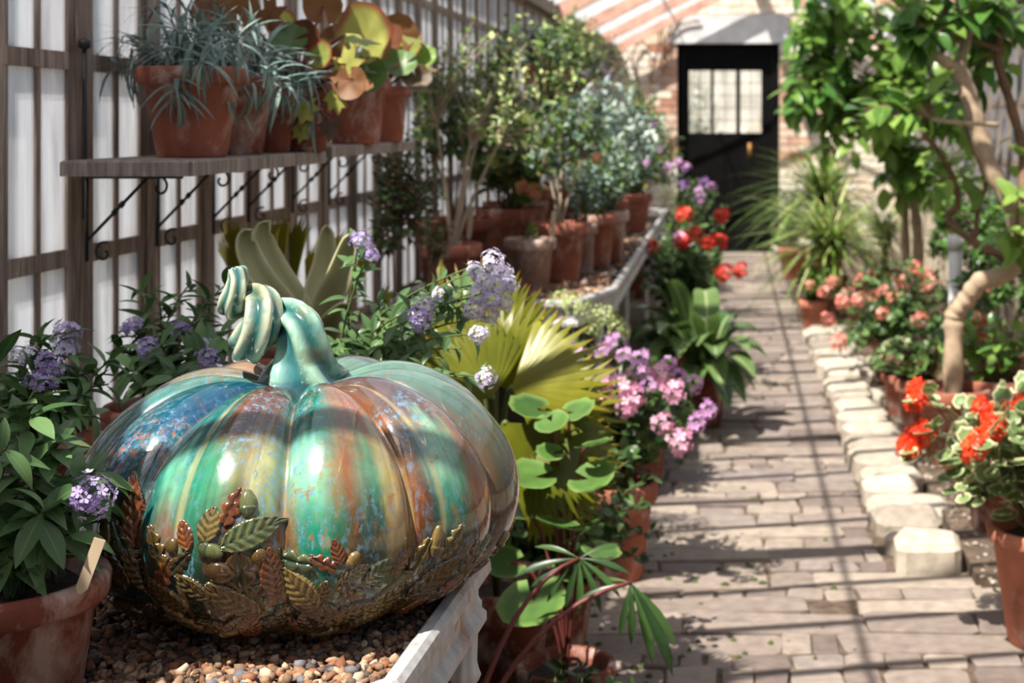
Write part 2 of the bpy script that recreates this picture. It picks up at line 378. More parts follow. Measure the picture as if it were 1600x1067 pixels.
def ball_flower(name, n, size, fl, mat, seed, squash=.7, eyes=False):    # an umbel of florets about the origin
    rr = random.Random(seed); b = MB()
    for i in range(n):
        z = 1-1.45*(i+.5)/n; a = i*2.39996+rr.uniform(-.2, .2); q = math.sqrt(max(0, 1-z*z)); d = Vector((q*math.cos(a), q*math.sin(a), z*squash+.1))
        p = d*size*(rr.uniform(.66, 1.12)+.16*noise.noise(d*2.2+Vector((seed*3.1, 0, 0)))); s_ = fl*rr.uniform(.7, 1.2); d = (d+Vector((rr.uniform(-.28, .28), rr.uniform(-.28, .28), rr.uniform(-.1, .3)))).normalized()
        b.addT(T['floret'], basis(p, d.orthogonal(), d, s_))
    return b.mesh(name, mat, False)
FM = {}
FM['helio'] = [ball_flower('flower_head', 44, .022, .0130, 'lilac', i) for i in range(3)]
FM['helio_pale'] = [ball_flower('flower_head', 44, .020, .0122, 'lilac_pale', i+5) for i in range(3)]
for k_, m_, n_, s_, f_ in (('pink', 'pink', 15, .03, .03), ('mauve', 'mauve', 12, .026, .026), ('salmon', 'salmon_f', 14, .032, .032), ('red', 'red', 15, .034, .036),
                           ('scarlet', 'scarlet', 20, .032, .032), ('purple', 'purple', 14, .03, .024), ('umbel', 'umbel', 70, .055, .016), ('peach', 'orange', 12, .035, .05)):
    FM[k_] = [ball_flower('flower_head', n_, s_, f_, m_, i+11) for i in range(2)]

LEAFM = {}
def leafmesh(t, mat):
    if (t, mat) not in LEAFM:
        b = MB(); b.add(*T[t]); LEAFM[(t, mat)] = b.mesh('leaf', mat)
    return LEAFM[(t, mat)]
def qcurve(a, c, b, n=7):
    return [a*(1-t)**2+c*2*t*(1-t)+b*t*t for t in [i/n for i in range(n+1)]]

def pot(root, r, h, mat='terra', rim=.22, soil=True, base=.66, n=32, lip=.012):
    """terracotta pot as part of root (root sits at the pot's base)"""
    rb = r*base; zr = h*(1-rim); rn = rb+(r-.9*lip-rb)*(1-rim)
    P = [(0, 0), (rb*.96, 0), (rb, .004), (rn, zr-.002), (rn+lip*.9, zr+.002), (r*.985, zr+.006), (r, h-.006), (r-.004, h), (r-.014, h-.001), (r-.018, h-.01), (rn-.012, h*.80), (rb*.8, h*.15), (0, h*.14)]
    po = MB().lathe(P, n).build('pot', mat, root)
    if soil:
        rr = random.Random(int(r*1e5)); sm = MB(); rs = r-.017; v = [(0, 0, h*.86)]; f = []
        for j in (1, 2, 3, 4):
            for i in range(20): v.append((rs*j/4*math.cos(PI*i/10), rs*j/4*math.sin(PI*i/10), h*.86+rr.uniform(-.006, .006)))
        for i in range(20):
            k = (i+1) % 20; f.append((0, 1+i, 1+k))
            for j in range(3): f.append((1+j*20+i, 21+j*20+i, 21+j*20+k, 1+j*20+k))
        sm.add(v, f).build('soil', 'soil', po)

def dome(c, rad, n, seed, low=-.35):
    rr = random.Random(seed); out = []
    for i in range(n):
        z = 1-(1-low)*(i+.5)/n; a = i*2.39996+rr.uniform(-.4, .4); q = math.sqrt(max(0, 1-z*z)); k = rr.uniform(.72, 1.05)
        out.append(Vector((c[0]+rad[0]*q*math.cos(a)*k, c[1]+rad[1]*q*math.sin(a)*k, c[2]+rad[2]*z*k)))
    return out
COUNT = {'leaf': 0}
def bush(root, src, targets, leaves, size, per, mat, stem='stem', sr=.0028, parts=False, seed=0, t0=.3, lift=.35, jit=.03, rise=.6, face=.5, flowers=None, fmat=None, fscale=1.0, lay=.35, pet=0.0, hubs=0):
    """stems from src to each target (local to root), leaves along them; flowers: indices of targets that end in a flower head"""
    rr = random.Random(seed); sb = MB(); fb = MB(); cnt = 0
    leaves = leaves if isinstance(leaves, (list, tuple)) else [leaves]; mats = mat if isinstance(mat, (list, tuple)) else [mat]
    fo = {m: MB() for m in mats}
    hub = None
    if hubs:                                            # woody plants branch: a few limbs first, twigs from there
        hub = []
        ctr = sum((Vector(q) for q in targets), Vector())/len(targets)
        for k in range(hubs):
            an = 2*PI*k/hubs+rr.uniform(-.4, .4); ext = max((Vector(q)-ctr).length for q in targets)
            h_ = Vector(src).lerp(ctr, .62+.2*rr.random())+Vector((math.cos(an), math.sin(an), 0))*ext*.3; c = Vector(src).lerp(h_, .5)+Vector((0, 0, .03))
            sb.tube(qcurve(Vector(src), c, h_, 6), [sr*2.2*(1-.09*j) for j in range(7)], 6, False); hub.append(h_)
    for i, tg in enumerate(targets):
        tg = Vector(tg); tg.x = min(max(tg.x, XL+.1-root.location.x), XR-.1-root.location.x)
        a = Vector(src)+Vector((rr.uniform(-jit, jit), rr.uniform(-jit, jit), 0)); b = tg
        if hub: a = min(hub, key=lambda q: (q-b).length)
        c = a+(b-a)*.45; c.z = a.z+(b.z-a.z)*(.45+rise*.5)+.02
        P = qcurve(a, c, b, 8); sx = MB() if parts else sb; sx.tube(P, [sr*(1-.6*k/8) for k in range(9)], 5, False)
        so = None; pend = []
        for j in range(per):
            t = t0+(1-t0)*(j+rr.uniform(.2, .8))/per; k = min(7, int(t*8)); p = P[k].lerp(P[k+1], t*8-k); tan = (P[k+1]-P[k]).normalized()
            an = (PI*(j % 2)+PI/2*(j//2))+rr.uniform(-.5, .5); o = tan.orthogonal().normalized(); rad = o*math.cos(an)+tan.cross(o)*math.sin(an)
            d = rad*(1-lay)+tan*lay+Vector((0, 0, lift*.4+rr.uniform(-.25, .2))); up = Vector((rr.uniform(-.3, .3), rr.uniform(-.3, .3)-face*.35, 1))+tan*.4
            s_ = size*rr.uniform(.65, 1.15)*(1.15-.45*t)
            mm = rr.choice(mats); lt = rr.choice(leaves)
            if pet:
                q = p+(d.normalized()*pet+Vector((0, 0, pet*.4)))*rr.uniform(.6, 1.2); sx.tube([p, (p+q)/2+Vector((0, 0, -.1*pet)), q], sr*.55, 4, False); p = q
            mx = basis(p, d, up, s_)
            if parts and cnt < 290: pend.append(('leaf', leafmesh(lt, mm), mx)); cnt += 1
            else: fo[mm].addT(T[lt], mx)
        if flowers and i in flowers:
            dn = (P[-1]-P[-2]).normalized()
            pend.append(('flower_head', rr.choice(FM[flowers[i]]), basis(b, dn.orthogonal(), dn+Vector((0, -.4, .6)), fscale*rr.uniform(.85, 1.15))))
        if parts: so = sx.build('stem', stem, root)
        for nm, me, mx in pend: link(nm, me, so or root).matrix_basis = mx
    if sb.n: tag(sb.build('stems', stem, root), kind='stuff')
    for m in mats:
        if fo[m].n: tag(fo[m].build('foliage', m, root), kind='stuff')

# ================================================================== the setting
rnd = random.Random(4)
XL, XR, YB = -1.15, 1.6, 13.8           # left wall, right wall, back wall
EAVE = 1.95; RX = .225; RZ = EAVE+(RX-XL)*.55
g = MB().box(-60, 60, -40, 120, -.3, -.06).build('ground_outside', 'ground', None, False); tag(g, kind='structure')
fl = MB().box(XL, XR, -2.4, 16, -.055, -.006).build('floor', 'bed', None, False); tag(fl, kind='structure')
fl.name = 'floor'

def slab(name, x0, x1, y0, y1, z0, z1, mat, parent, rr, j=.012, bev=.012, tilt=.03, chop=.22):
    w_, h_ = x1-x0, y1-y0; c = min(w_, h_)*chop
    P = [(x0+c, y0), (x1-c, y0), (x1, y0+c), (x1, y1-c), (x1-c, y1), (x0+c, y1), (x0, y1-c), (x0, y0+c)]
    P = [(x+rr.uniform(-j, j), y+rr.uniform(-j, j)) for x, y in P]; cx, cy = (x0+x1)/2, (y0+y1)/2
    tx, ty = rr.uniform(-.02, .02), rr.uniform(-tilt, tilt); v = []
    for k, (zz, q) in enumerate(((z0, 0), (z1-bev*.8, 0), (z1, bev))):
        for x, y in P:
            L = math.hypot(x-cx, y-cy); s_ = 1-q/L; v.append((cx+(x-cx)*s_, cy+(y-cy)*s_, zz+((x-cx)*tx+(y-cy)*ty if k else 0)))
    f = [tuple(range(16, 24))]
    for k in range(2):
        for i in range(8): f.append((k*8+i, k*8+(i+1) % 8, k*8+8+(i+1) % 8, k*8+8+i))
    return MB().add(v, f).build(name, mat, parent, False)
# path of old stone setts, laid in rows across
y = 2.78; n_st = 0; far = MB(); row = 0
while y < YB-.1:
    dp = rnd.choice((.085, .11, .13, .15, .17)); xr = .44 if y > 4.02 else .86-max(0, y-3.6)*.6
    x = -.46+rnd.uniform(-.05, .03)
    while x < xr-.03:
        ln = rnd.choice((.12, .2, .28, .36, .46, .56)) if dp > .1 else rnd.uniform(.06, .2)
        if y < 4.2 and x > -.05 and rnd.random() < .45: ln = rnd.uniform(.06, .13)
        e = min(x+ln, xr+rnd.uniform(-.01, .01))
        if e-x > .035:
            z1 = rnd.uniform(-.004, .006)
            if n_st < 296: slab('paving_stone', x, e-.006, y, y+dp-.007, -.05, z1, 'stone', fl, rnd, min(.008, dp*.06), .004, .025, .12); n_st += 1
            else: far.box(x, e-.008, y, y+dp-.008, -.05, z1)
        x = e
    y += dp
if far.n: tag(far.build('paving', 'stone', fl, False), kind='stuff')
ms = MB()
for i in range(260):                    # moss in the joints
    mx, my = rnd.uniform(-.45, .3), 2.9+rnd.random()**2*5; r_ = rnd.uniform(.006, .016)
    if rnd.random() < .6: mx = rnd.uniform(-.46, -.1)
    ms.lathe([(r_, -.012), (r_*.8, .0), (r_*.4, .004), (.0005, .006)], 6, (mx, my, 0))
tag(ms.build('moss', 'moss', fl), kind='stuff')
y = 3.98; i = 0
while y < 8.9:                          # kerb of upright stones along the bed
    dp = rnd.uniform(.12, .20); x0 = .45+rnd.uniform(-.03, .02); x1 = .66+rnd.uniform(-.04, .04)
    slab('kerb_stone', x0, x1, y, y+dp-.024, -.05, .064+rnd.uniform(-.026, .026), 'kerb', fl, rnd, .012, .02, .2); y += dp; i += 1
bd = MB().box(.67, XR-.06, 3.9, 13.7, -.02, .03).build('planting_bed', 'bed', fl, False)
gs = MB()
for i in range(500):                    # loose chippings behind the kerb
    x, yy, r_ = rnd.uniform(.68, .92), rnd.uniform(3.6, 6.4), rnd.uniform(.006, .016)
    gs.add([(x+r_*rnd.uniform(-1, 1), yy+r_*rnd.uniform(-1, 1), .03+r_*rnd.uniform(-.5, .8)) for _ in range(6)], [(0, 1, 2), (0, 2, 3), (0, 3, 4), (0, 4, 1), (5, 2, 1), (5, 3, 2), (5, 4, 3), (5, 1, 4)])
tag(gs.build('stone_chippings', 'kerb', fl, False), kind='stuff')

# left and right glazed walls
BAY = .30
def side_wall(name, X, sgn, y0, y1):
    wl = empty(name, (X, y0, 0), kind='structure')
    ox = lambda a, b: (a, b) if sgn > 0 else (-b, -a)     # sgn>0: inside is +x
    a, b = ox(-.12, .03); MB().box(a, b, 0, y1-y0, -.05, .62).build('plinth', 'mortar', wl, False)
    a, b = ox(-.10, .06); MB().box(a, b, 0, y1-y0, .62, .66).build('sill', 'wood', wl, False)
    a, b = ox(-.07, .05); MB().box(a, b, 0, y1-y0, 1.93, 2.02).build('eaves_plate', 'wood', wl, False)
    a, b = ox(-.05, .010); pm = MB().box(a, b, -.027, .027, .66, 1.93).mesh('post', 'wood', False)
    a, b = ox(-.02, .006); stl = MB().box(a, b, -.011, .011, .68, 1.93).mesh('stile', 'wood', False)
    mun = MB().box(*ox(-.012, .005), -.008, .008, .68, 1.93).mesh('glazing_bar', 'wood', False)
    rl = MB().box(*ox(-.02, .007), .027, BAY-.027, -.015, .015).mesh('rail', 'wood', False)
    Z = (.68, 1.035, 1.375, 1.71, 1.915)
    pan = [MB().box(*ox(-.003, .001), 0, BAY/2-.045, Z[k]+.015, Z[k+1]-.015).mesh('pane', 'glass', False) for k in range(4)]
    yy = y0
    while yy < y1-.05:
        p = link('post', pm, wl); p.location = (0, yy-y0, 0)
        W_ = empty('window_%d' % (side_wall.n), (X, yy, 0), kind='structure'); side_wall.n += 1
        for q in (.038, BAY-.038): link('stile', stl, W_).location = (0, q, 0)
        link('glazing_bar', mun, W_).location = (0, BAY/2, 0)
        for z in Z: link('rail', rl, W_).location = (0, 0, z)
        for k in range(4):
            for q in (.045, BAY/2): link('pane', pan[k], W_).location = (0, q, 0)
        yy += BAY
    return wl
side_wall.n = 1
wl = side_wall('wall_left', XL, 1, 2.5-BAY*16, 2.5+BAY*37.6)
wr = side_wall('wall_right', XR, -1, 2.5-BAY*16, 2.5+BAY*37.6)
# bar with knob on the first post
rb = MB().tube([(.024, 4.775, 1.1), (.024, 4.775, 1.40)], .004, 8); rb.lathe([(.001, -.011), (.010, -.006), (.010, .006), (.001, .011)], 10, (.024, 4.775, 1.405)); rb.build('window_stay', 'iron', wl)

# roof
rf = empty('ceiling', (0, 0, 0), kind='structure')
LS = math.hypot(RX-XL, RZ-EAVE); RS = math.hypot(XR-RX, RZ-EAVE)
def rafter_mesh(x0, z0, x1, z1, wd, dep, mat, nm):
    return MB().add([(x0, -wd/2, z0), (x1, -wd/2, z1), (x1, wd/2, z1), (x0, wd/2, z0), (x0, -wd/2, z0-dep), (x1, -wd/2, z1-dep), (x1, wd/2, z1-dep), (x0, wd/2, z0-dep)],
                    [(0, 1, 2, 3), (7, 6, 5, 4), (0, 4, 5, 1), (1, 5, 6, 2), (2, 6, 7, 3), (3, 7, 4, 0)]).mesh(nm, mat, False)
r1 = rafter_mesh(XL-.05, EAVE+.02, RX, RZ, .026, .038, 'white_paint', 'glazing_bar'); r2 = rafter_mesh(RX, RZ, XR+.05, EAVE+.02, .026, .038, 'white_paint', 'glazing_bar')
r3 = rafter_mesh(XL-.05, EAVE+.02, RX, RZ, .06, .10, 'salmon', 'rafter'); r4 = rafter_mesh(RX, RZ, XR+.05, EAVE+.02, .06, .10, 'salmon', 'rafter')
p1 = MB().add([(XL-.08, .02, EAVE+.022), (RX, .02, RZ+.006), (RX, BAY-.02, RZ+.006), (XL-.08, BAY-.02, EAVE+.022), (XL-.08, .02, EAVE+.018), (RX, .02, RZ+.002), (RX, BAY-.02, RZ+.002), (XL-.08, BAY-.02, EAVE+.018)],
              [(0, 1, 2, 3), (7, 6, 5, 4), (0, 4, 5, 1), (1, 5, 6, 2), (2, 6, 7, 3), (3, 7, 4, 0)]).mesh('pane', 'roof_glass', False)
p2 = MB().add([(RX, .02, RZ+.006), (XR+.08, .02, EAVE+.022), (XR+.08, BAY-.02, EAVE+.022), (RX, BAY-.02, RZ+.006), (RX, .02, RZ+.002), (XR+.08, .02, EAVE+.018), (XR+.08, BAY-.02, EAVE+.018), (RX, BAY-.02, RZ+.002)],
              [(0, 1, 2, 3), (7, 6, 5, 4), (0, 4, 5, 1), (1, 5, 6, 2), (2, 6, 7, 3), (3, 7, 4, 0)]).mesh('pane', 'roof_glass', False)
for k in range(-16, 38):
    big = k % 5 == 2
    for me in ((r3, r4) if big else (r1, r2)): link('rafter' if big else 'glazing_bar', me, rf).location = (0, 2.5+BAY*k, 0)
    for me in (p1, p2): link('pane', me, rf).location = (0, 2.5+BAY*k, 0)
ylo, yhi = 2.5-BAY*16, 2.5+BAY*37.6
MB().box(RX-.04, RX+.04, ylo, yhi, RZ-.14, RZ+.03).build('ridge_beam', 'white_paint', rf, False)
for fx in (.45,):
    px_, pz_ = XL+(RX-XL)*fx, EAVE+(RZ-EAVE)*fx; MB().tube([(px_, ylo, pz_-.075), (px_, yhi, pz_-.075)], .009, 8).build('purlin', 'white_paint', rf)
    px_ = XR+(RX-XR)*fx; MB().tube([(px_, ylo, pz_-.075), (px_, yhi, pz_-.075)], .009, 8).build('purlin', 'white_paint', rf)

# back wall of limewashed brick with the black door
DX0, DX1, DZ = -.53, .466, 2.03
wb = empty('wall_back', (0, YB, 0), kind='structure')
for nm, a in (('wall_core', (XL-.1, DX0, .012, .3, -.05, 2.75)), ('wall_core', (DX1, XR+.1, .012, .3, -.05, 2.75)), ('wall_core', (DX0, DX1, .012, .3, DZ+.28, 2.75))):
    MB().box(*a).build(nm, 'mortar', wb, False)
MB().box(-.62, .56, -.02, .28, DZ, DZ+.28).build('lintel', 'white_paint', wb, False)
rest = MB(); nb = 0
for rw in range(36):
    z0 = rw*.075; x = XL-.1-(.1125 if rw % 2 else 0)
    while x < XR+.1:
        a, b = max(x, XL-.1), min(x+.215, XR+.1); x += .225
        segs = [(a, b)]
        if z0 < DZ+.28: segs = [(q0, q1) for q0, q1 in ((a, min(b, DX0)), (max(a, DX1), b))]
        for q0, q1 in segs:
            if q1-q0 < .03 or (DZ-.07 < z0 < DZ+.28 and q1 > -.62 and q0 < .56): continue
            pr = rnd.uniform(-.004, .004)
            if z0 > .85 and nb < 298 and not (q0 > 1.2):
                near = min(abs(q0-DX1), abs(q1-DX0)) < .03+.12*rnd.random() and z0 < DZ-.1
                slab_ = MB().box(q0, q1, pr, .05, z0, z0+.064).build('brick', 'redbrick' if near or rnd.random() < .06 else 'limebrick', wb, False); nb += 1
            else: rest.box(q0, q1, pr, .05, z0, z0+.064)
tag(rest.build('brickwork', 'limebrick', wb, False), kind='stuff')
MB().add([(XL, 0, 2.02), (XR, 0, 2.02), (RX, 0, RZ)], [(0, 1, 2)])
wf = empty('wall_front_unseen', (0, -2.35, 0), kind='structure')  # unseen end wall behind the camera, added to cut sky reflections on the glaze
for a in ((XL-.1, -.5, -.25, 0, -.05, 2.75), (.5, XR+.1, -.25, 0, -.05, 2.75), (-.5, .5, -.25, 0, 2.05, 2.75)): MB().box(*a).build('wall_core', 'brickdark', wf, False)
dr = empty('door_1', ((DX0+DX1)/2, YB+.13, 0), kind='structure'); dcx = (DX0+DX1)/2
for a in ((DX0, DX0+.06, -.02, .08, 0, DZ), (DX1-.06, DX1, -.02, .08, 0, DZ), (DX0+.06, DX1-.06, -.02, .08, DZ-.06, DZ)):
    MB().box(a[0]-dcx, a[1]-dcx, *a[2:]).build('door_frame', 'black', dr, False)
lights = ((-.416, -.205), (-.174, .044), (.087, .292)); LZ0, LZ1 = 1.16, 1.77
dl = MB(); X0, X1 = DX0+.062, DX1-.062
dl.box(X0-dcx, X1-dcx, 0, .045, .01, LZ0); dl.box(X0-dcx, X1-dcx, 0, .045, LZ1, DZ-.062)
ed = [X0]+[e for l in lights for e in l]+[X1]
for a, b in zip(ed[::2], ed[1::2]): dl.box(a-dcx, b-dcx, 0, .045, LZ0, LZ1)
dlo = dl.build('door_leaf', 'black', dr, False)
for a in ((X0+.07, -.07, .12, .95), (.0, X1-.07, .12, .95)): MB().box(a[0]-dcx, a[1]-dcx, -.012, 0, a[2], a[3]).build('door_panel', 'black', dr, False)
for a, b in lights:
    MB().box(a-dcx, b-dcx, .02, .026, LZ0, LZ1).build('pane', 'door_glass', dr, False)
    gb = MB()
    gb.box((a+b)/2-.003-dcx, (a+b)/2+.003-dcx, .012, .034, LZ0, LZ1)
    for k in range(1, 5): gb.box(a-dcx, b-dcx, .012, .034, LZ0+(LZ1-LZ0)*k/5-.003, LZ0+(LZ1-LZ0)*k/5+.003)
    gb.build('glazing_bars', 'wood_dark', dr, False)
hd = MB().tube([(.18-dcx, -.005, .92), (.18-dcx, -.05, .93), (.18-dcx, -.05, 1.02), (.18-dcx, -.005, 1.03)], .007, 8); hd.box(.16-dcx, .2-dcx, -.008, 0, .88, 1.06); hd.build('handle', 'brass', dr)
# near timber post at the left edge of the doorway one looks through
jm = MB().box(-.62, -.503, .86, .97, -.05, 2.3).build('trim_1', 'wood_dark', None, False); tag(jm, kind='structure')
# bare climber trained on the back wall
vn = empty('wall_climber', (-.8, YB-.02, 1.2), 'bare brown climber trained in loops on the whitewashed brick wall', 'climber')
for pts in (((-.05, -.03, -.6), (-.02, -.03, .0), (.02, -.03, .5), (.1, -.03, .85), (.05, -.03, 1.2)), ((0, -.03, .2), (-.12, -.04, .5), (-.16, -.03, .7), (-.08, -.03, .85), (.0, -.03, .78)), ((.02, -.03, .45), (.16, -.04, .6), (.18, -.03, .9), (.3, -.03, 1.15)), ((.1, -.03, .8), (.3, -.03, 1.0), (.5, -.03, 1.05))):
    MB().tube(crom(pts, 6), .011, 6).build('vine_branch', 'bark_dark', vn)
gw = MB().box(-6, 8, 21, 21.3, -.1, 2.7).box(-6.05, 8.05, 20.95, 21.35, 2.7, 2.8).build('wall_added_outside', 'added_wall', None, False); tag(gw, kind='structure')  # pale wall added outdoors to brighten what shows through the door lights
ys = empty('yellow_shrub', (.42, 17.5, -.06), 'yellow leaved shrub seen through the right light of the black door', 'shrub')
bush(ys, (0, 0, 0), dome((0, 0, .85), (.38, .4, .62), 46, 3), 'small', .09, 14, 'palm_gold', 'stem_brown', .006, seed=9)

gs_ = empty('garden_shrub', (-.55, 18.2, -.06), 'grey green garden shrub seen through the left light of the black door', 'shrub')
bush(gs_, (0, 0, 0), dome((0, 0, 1.1), (.45, .5, .9), 60, 6), 'small', .12, 12, ['green_mid', 'silver'], 'stem_brown', .008, seed=19, t0=.5)
# ================================================================== iron staging tables
def sweep_rim(tbl, poly, z, mat):
    """cast iron tray rim: one moulded length per side, mitred"""
    n = len(poly); P = [Vector((a, b, 0)) for a, b in poly]
    prof = [(0, -.012), (0, .012), (-.006, .018), (-.018, .018), (-.024, .012), (-.026, -.002), (-.010, -.012), (-.010, -.045), (-.020, -.055), (-.020, -.066), (.004, -.066), (.008, -.03)]   # (outwards is -)
    offs = []
    for i in range(n):
        a, b, c = P[i-1], P[i], P[(i+1) % n]; e1 = (b-a).normalized(); e2 = (c-b).normalized()
        n1 = Vector((e1.y, -e1.x, 0)); n2 = Vector((e2.y, -e2.x, 0)); m = (n1+n2); m = m/m.dot(n1); offs.append(m)
    for i in range(n):
        j = (i+1) % n; v = []; f = []; k = len(prof)
        for q in (i, j):
            for o, h in prof: w_ = P[q]-offs[q]*o; v.append((w_.x, w_.y, z+h))
        for t in range(k): f.append((t, (t+1) % k, k+(t+1) % k, k+t))
        f.append(tuple(range(k))[::-1]); f.append(tuple(range(k, 2*k)))
        MB().add(v, f).build('tray_rim', mat, tbl, False)
    bt = MB(); v = [(p.x, p.y, z-.05) for p in P]+[(p.x, p.y, z-.03) for p in P]
    bt.add(v, [tuple(range(n))[::-1], tuple(range(n, 2*n))]+[(i, (i+1) % n, n+(i+1) % n, n+i) for i in range(n)]).build('tray_base', mat, tbl, False)
def table(loc, poly, z, legs, label):
    tb = empty('staging_table', loc, label, 'table'); lp = [(a-loc[0], b-loc[1]) for a, b in poly]
    sweep_rim(tb, lp, z, 'rusty')
    lm = MB().lathe([(.001, -z), (.03, -z), (.03, -z+.02), (.017, -z+.05), (.0145, -z+.06), (.0145, -.16), (.018, -.155), (.021, -.147), (.018, -.138), (.016, -.13), (.017, -.09), (.022, -.07), (.022, -.05), (.001, -.05)], 32, (0, 0, 0), .07, 8).mesh('leg', 'white_paint')
    for a, b in legs: link('leg', lm, tb).location = (a-loc[0], b-loc[1], z)
    return tb
TZ = .690
POLY1 = [(-1.06, 1.28), (-.50, 1.28), (-.355, 1.44), (-.338, 1.84), (-.56, 2.15), (-.56, 2.76), (-1.06, 2.76)]
POLY2 = [(-1.06, 4.50), (-.50, 4.50), (-.415, 4.86), (-.435, 9.2), (-1.06, 9.2)]
t1 = table((-.7, 2.0, 0), POLY1, TZ, [(-.352, 1.872), (-.62, 2.68), (-1.0, 2.0), (-1.0, 2.68), (-.56, 1.36), (-1.0, 1.36)], 'white iron gravel tray table carrying the ceramic pumpkin')
t2 = table((-.75, 6.5, 0), POLY2, TZ, [(-.46, 4.9), (-.47, 6.3), (-.47, 7.8), (-.47, 9.1), (-1.0, 4.6), (-1.0, 6.8), (-1.0, 9.1)], 'pale grey painted staging table crowded with terracotta pots')

def inside(p, poly):
    r_ = False; n = len(poly)
    for i in range(n):
        (x1, y1), (x2, y2) = poly[i], poly[(i+1) % n]
        if (y1 > p[1]) != (y2 > p[1]) and p[0] < (x2-x1)*(p[1]-y1)/(y2-y1)+x1: r_ = not r_
    return r_
def gravel(poly, z, n, size, tbl_loc, label, seed, nearz=None):
    rr = np.random.RandomState(seed)
    ico_v = np.array([(0, 0, 1), (.89, 0, .45), (.28, .85, .45), (-.72, .53, .45), (-.72, -.53, .45), (.28, -.85, .45), (.72, .53, -.45), (-.28, .85, -.45), (-.89, 0, -.45), (-.28, -.85, -.45), (.72, -.53, -.45), (0, 0, -1)])
    ico_f = np.array([(0, 1, 2), (0, 2, 3), (0, 3, 4), (0, 4, 5), (0, 5, 1), (1, 6, 2), (2, 7, 3), (3, 8, 4), (4, 9, 5), (5, 10, 1), (6, 7, 2), (7, 8, 3), (8, 9, 4), (9, 10, 5), (10, 6, 1), (11, 7, 6), (11, 8, 7), (11, 9, 8), (11, 10, 9), (11, 6, 10)])
    xs = [p[0] for p in poly]; ys = [p[1] for p in poly]; V = []; Fc = []; C = []; k = 0
    pal = np.array([rgb(150, 118, 92), rgb(122, 96, 78), rgb(176, 146, 118), rgb(104, 88, 78), rgb(140, 104, 80), rgb(196, 176, 152), rgb(90, 78, 74), rgb(160, 128, 104), rgb(118, 116, 120), rgb(146, 98, 74)])
    while k < n:
        x, y = rr.uniform(min(xs), max(xs)), rr.uniform(min(ys), max(ys))
        if not inside((x, y), poly): continue
        s_ = size*rr.uniform(.55, 1.25)*np.array([rr.uniform(.7, 1.25), rr.uniform(.7, 1.25), rr.uniform(.45, .8)])
        q = Matrix.Rotation(rr.uniform(0, 6.3), 3, 'Z') @ Matrix.Rotation(rr.normal(0, .5), 3, 'X') @ Matrix.Rotation(rr.normal(0, .5), 3, 'Y')
        V.append((ico_v*(1+rr.uniform(-.28, .22, (12, 1)))*s_) @ np.array(q).T+np.array([x, y, z+rr.uniform(-.006, .005)])); Fc.append(ico_f+12*k)
        C.append(np.repeat(pal[rr.randint(len(pal))][None]*rr.uniform(.75, 1.15), 12, 0)); k += 1
    me = bpy.data.meshes.new('gravel'); V = np.concatenate(V); Fc = np.concatenate(Fc); C = np.concatenate(C); C[:, 3] = 1
    me.vertices.add(len(V)); me.vertices.foreach_set('co', V.ravel()); me.loops.add(Fc.size); me.loops.foreach_set('vertex_index', Fc.ravel())
    me.polygons.add(len(Fc)); me.polygons.foreach_set('loop_start', np.arange(0, Fc.size, 3)); me.polygons.foreach_set('loop_total', np.full(len(Fc), 3)); me.update(calc_edges=True)
    ca = me.color_attributes.new('tone', 'FLOAT_COLOR', 'POINT'); ca.data.foreach_set('color', C.ravel()); me.materials.append(M['grit'])
    return tag(link('gravel', me), label, 'gravel', None, 'stuff')
def shrink(poly, k):
    cx = sum(p[0] for p in poly)/len(poly); cy = sum(p[1] for p in poly)/len(poly); return [(cx+(a-cx)*k, cy+(b-cy)*k) for a, b in poly]
GZ = .684
gb1 = MB().box(-1.04, -.37, 1.45, 1.85, TZ-.03, GZ-.006).box(-1.04, -.58, 1.85, 2.74, TZ-.03, GZ-.006); gb1.box(-1.04, -.51, 1.295, 1.45, TZ-.03, GZ-.006).build('tray_bedding', 'bed', t1, False).location = (.7, -2.0, 0)
P1 = [(-1.05, 1.34), (-.522, 1.34), (-.368, 1.485), (-.350, 2.75), (-1.05, 2.75)]
gravel([(-1.05, 1.29), (-.505, 1.29), (-.366, 1.445), (-.350, 1.835), (-.575, 2.14), (-1.05, 2.14)], GZ, 16500, .0068, None, 'brown flint gravel spread in the tray under the pumpkin', 3)
gb2 = MB().box(-1.04, -.46, 4.87, 9.18, TZ-.03, GZ-.002).box(-1.04, -.52, 4.52, 4.87, TZ-.03, GZ-.002).build('tray_bedding', 'bed', t2, False); gb2.location = (.75, -6.5, 0)
gravel([(-1.05, 4.52), (-.51, 4.52), (-.43, 4.87), (-.45, 7.5), (-1.05, 7.5)], GZ+.002, 3500, .014, None, 'coarse tan gravel on the pot covered staging table', 5)

# ================================================================== the ceramic pumpkin
PC = Vector((-.5226, 1.735, .818)); PR = .262; PH = .152
pk = empty('ceramic_pumpkin', (PC.x, PC.y, GZ+.004), 'large glazed ceramic pumpkin in green, rust and cream with leaf relief', 'pumpkin')
PO = Vector((0, 0, PC.z-pk.location.z))                       # body centre in local space
MAJ = [-172, -140, -112, -86, -61, -28, 12, 45, 78, 108, 146, 188]
MIN_ = [(-13, .022, 5), (53, .020, 3.5), (-46, .010, 4), (-75, .012, 4), (30, .004, 4)]
def ribr(th, top):
    for a, b in zip(MAJ[:-1], MAJ[1:]):
        if a <= th < b or (b > 180 and th < a-360): u = (th-a)/(b-a); break
    else: u = ((th+360)-MAJ[-2])/(MAJ[-1]-MAJ[-2])
    u = min(max(u, 0), 1); D = .105+.15*top
    r = 1-D*(1-math.sin(PI*u)**.5)
    for g_, dp, wd in MIN_:
        e = abs(th-g_); r -= dp*(1+top)*math.exp(-(e/wd)**1.0) if e < 25 else 0
    return r
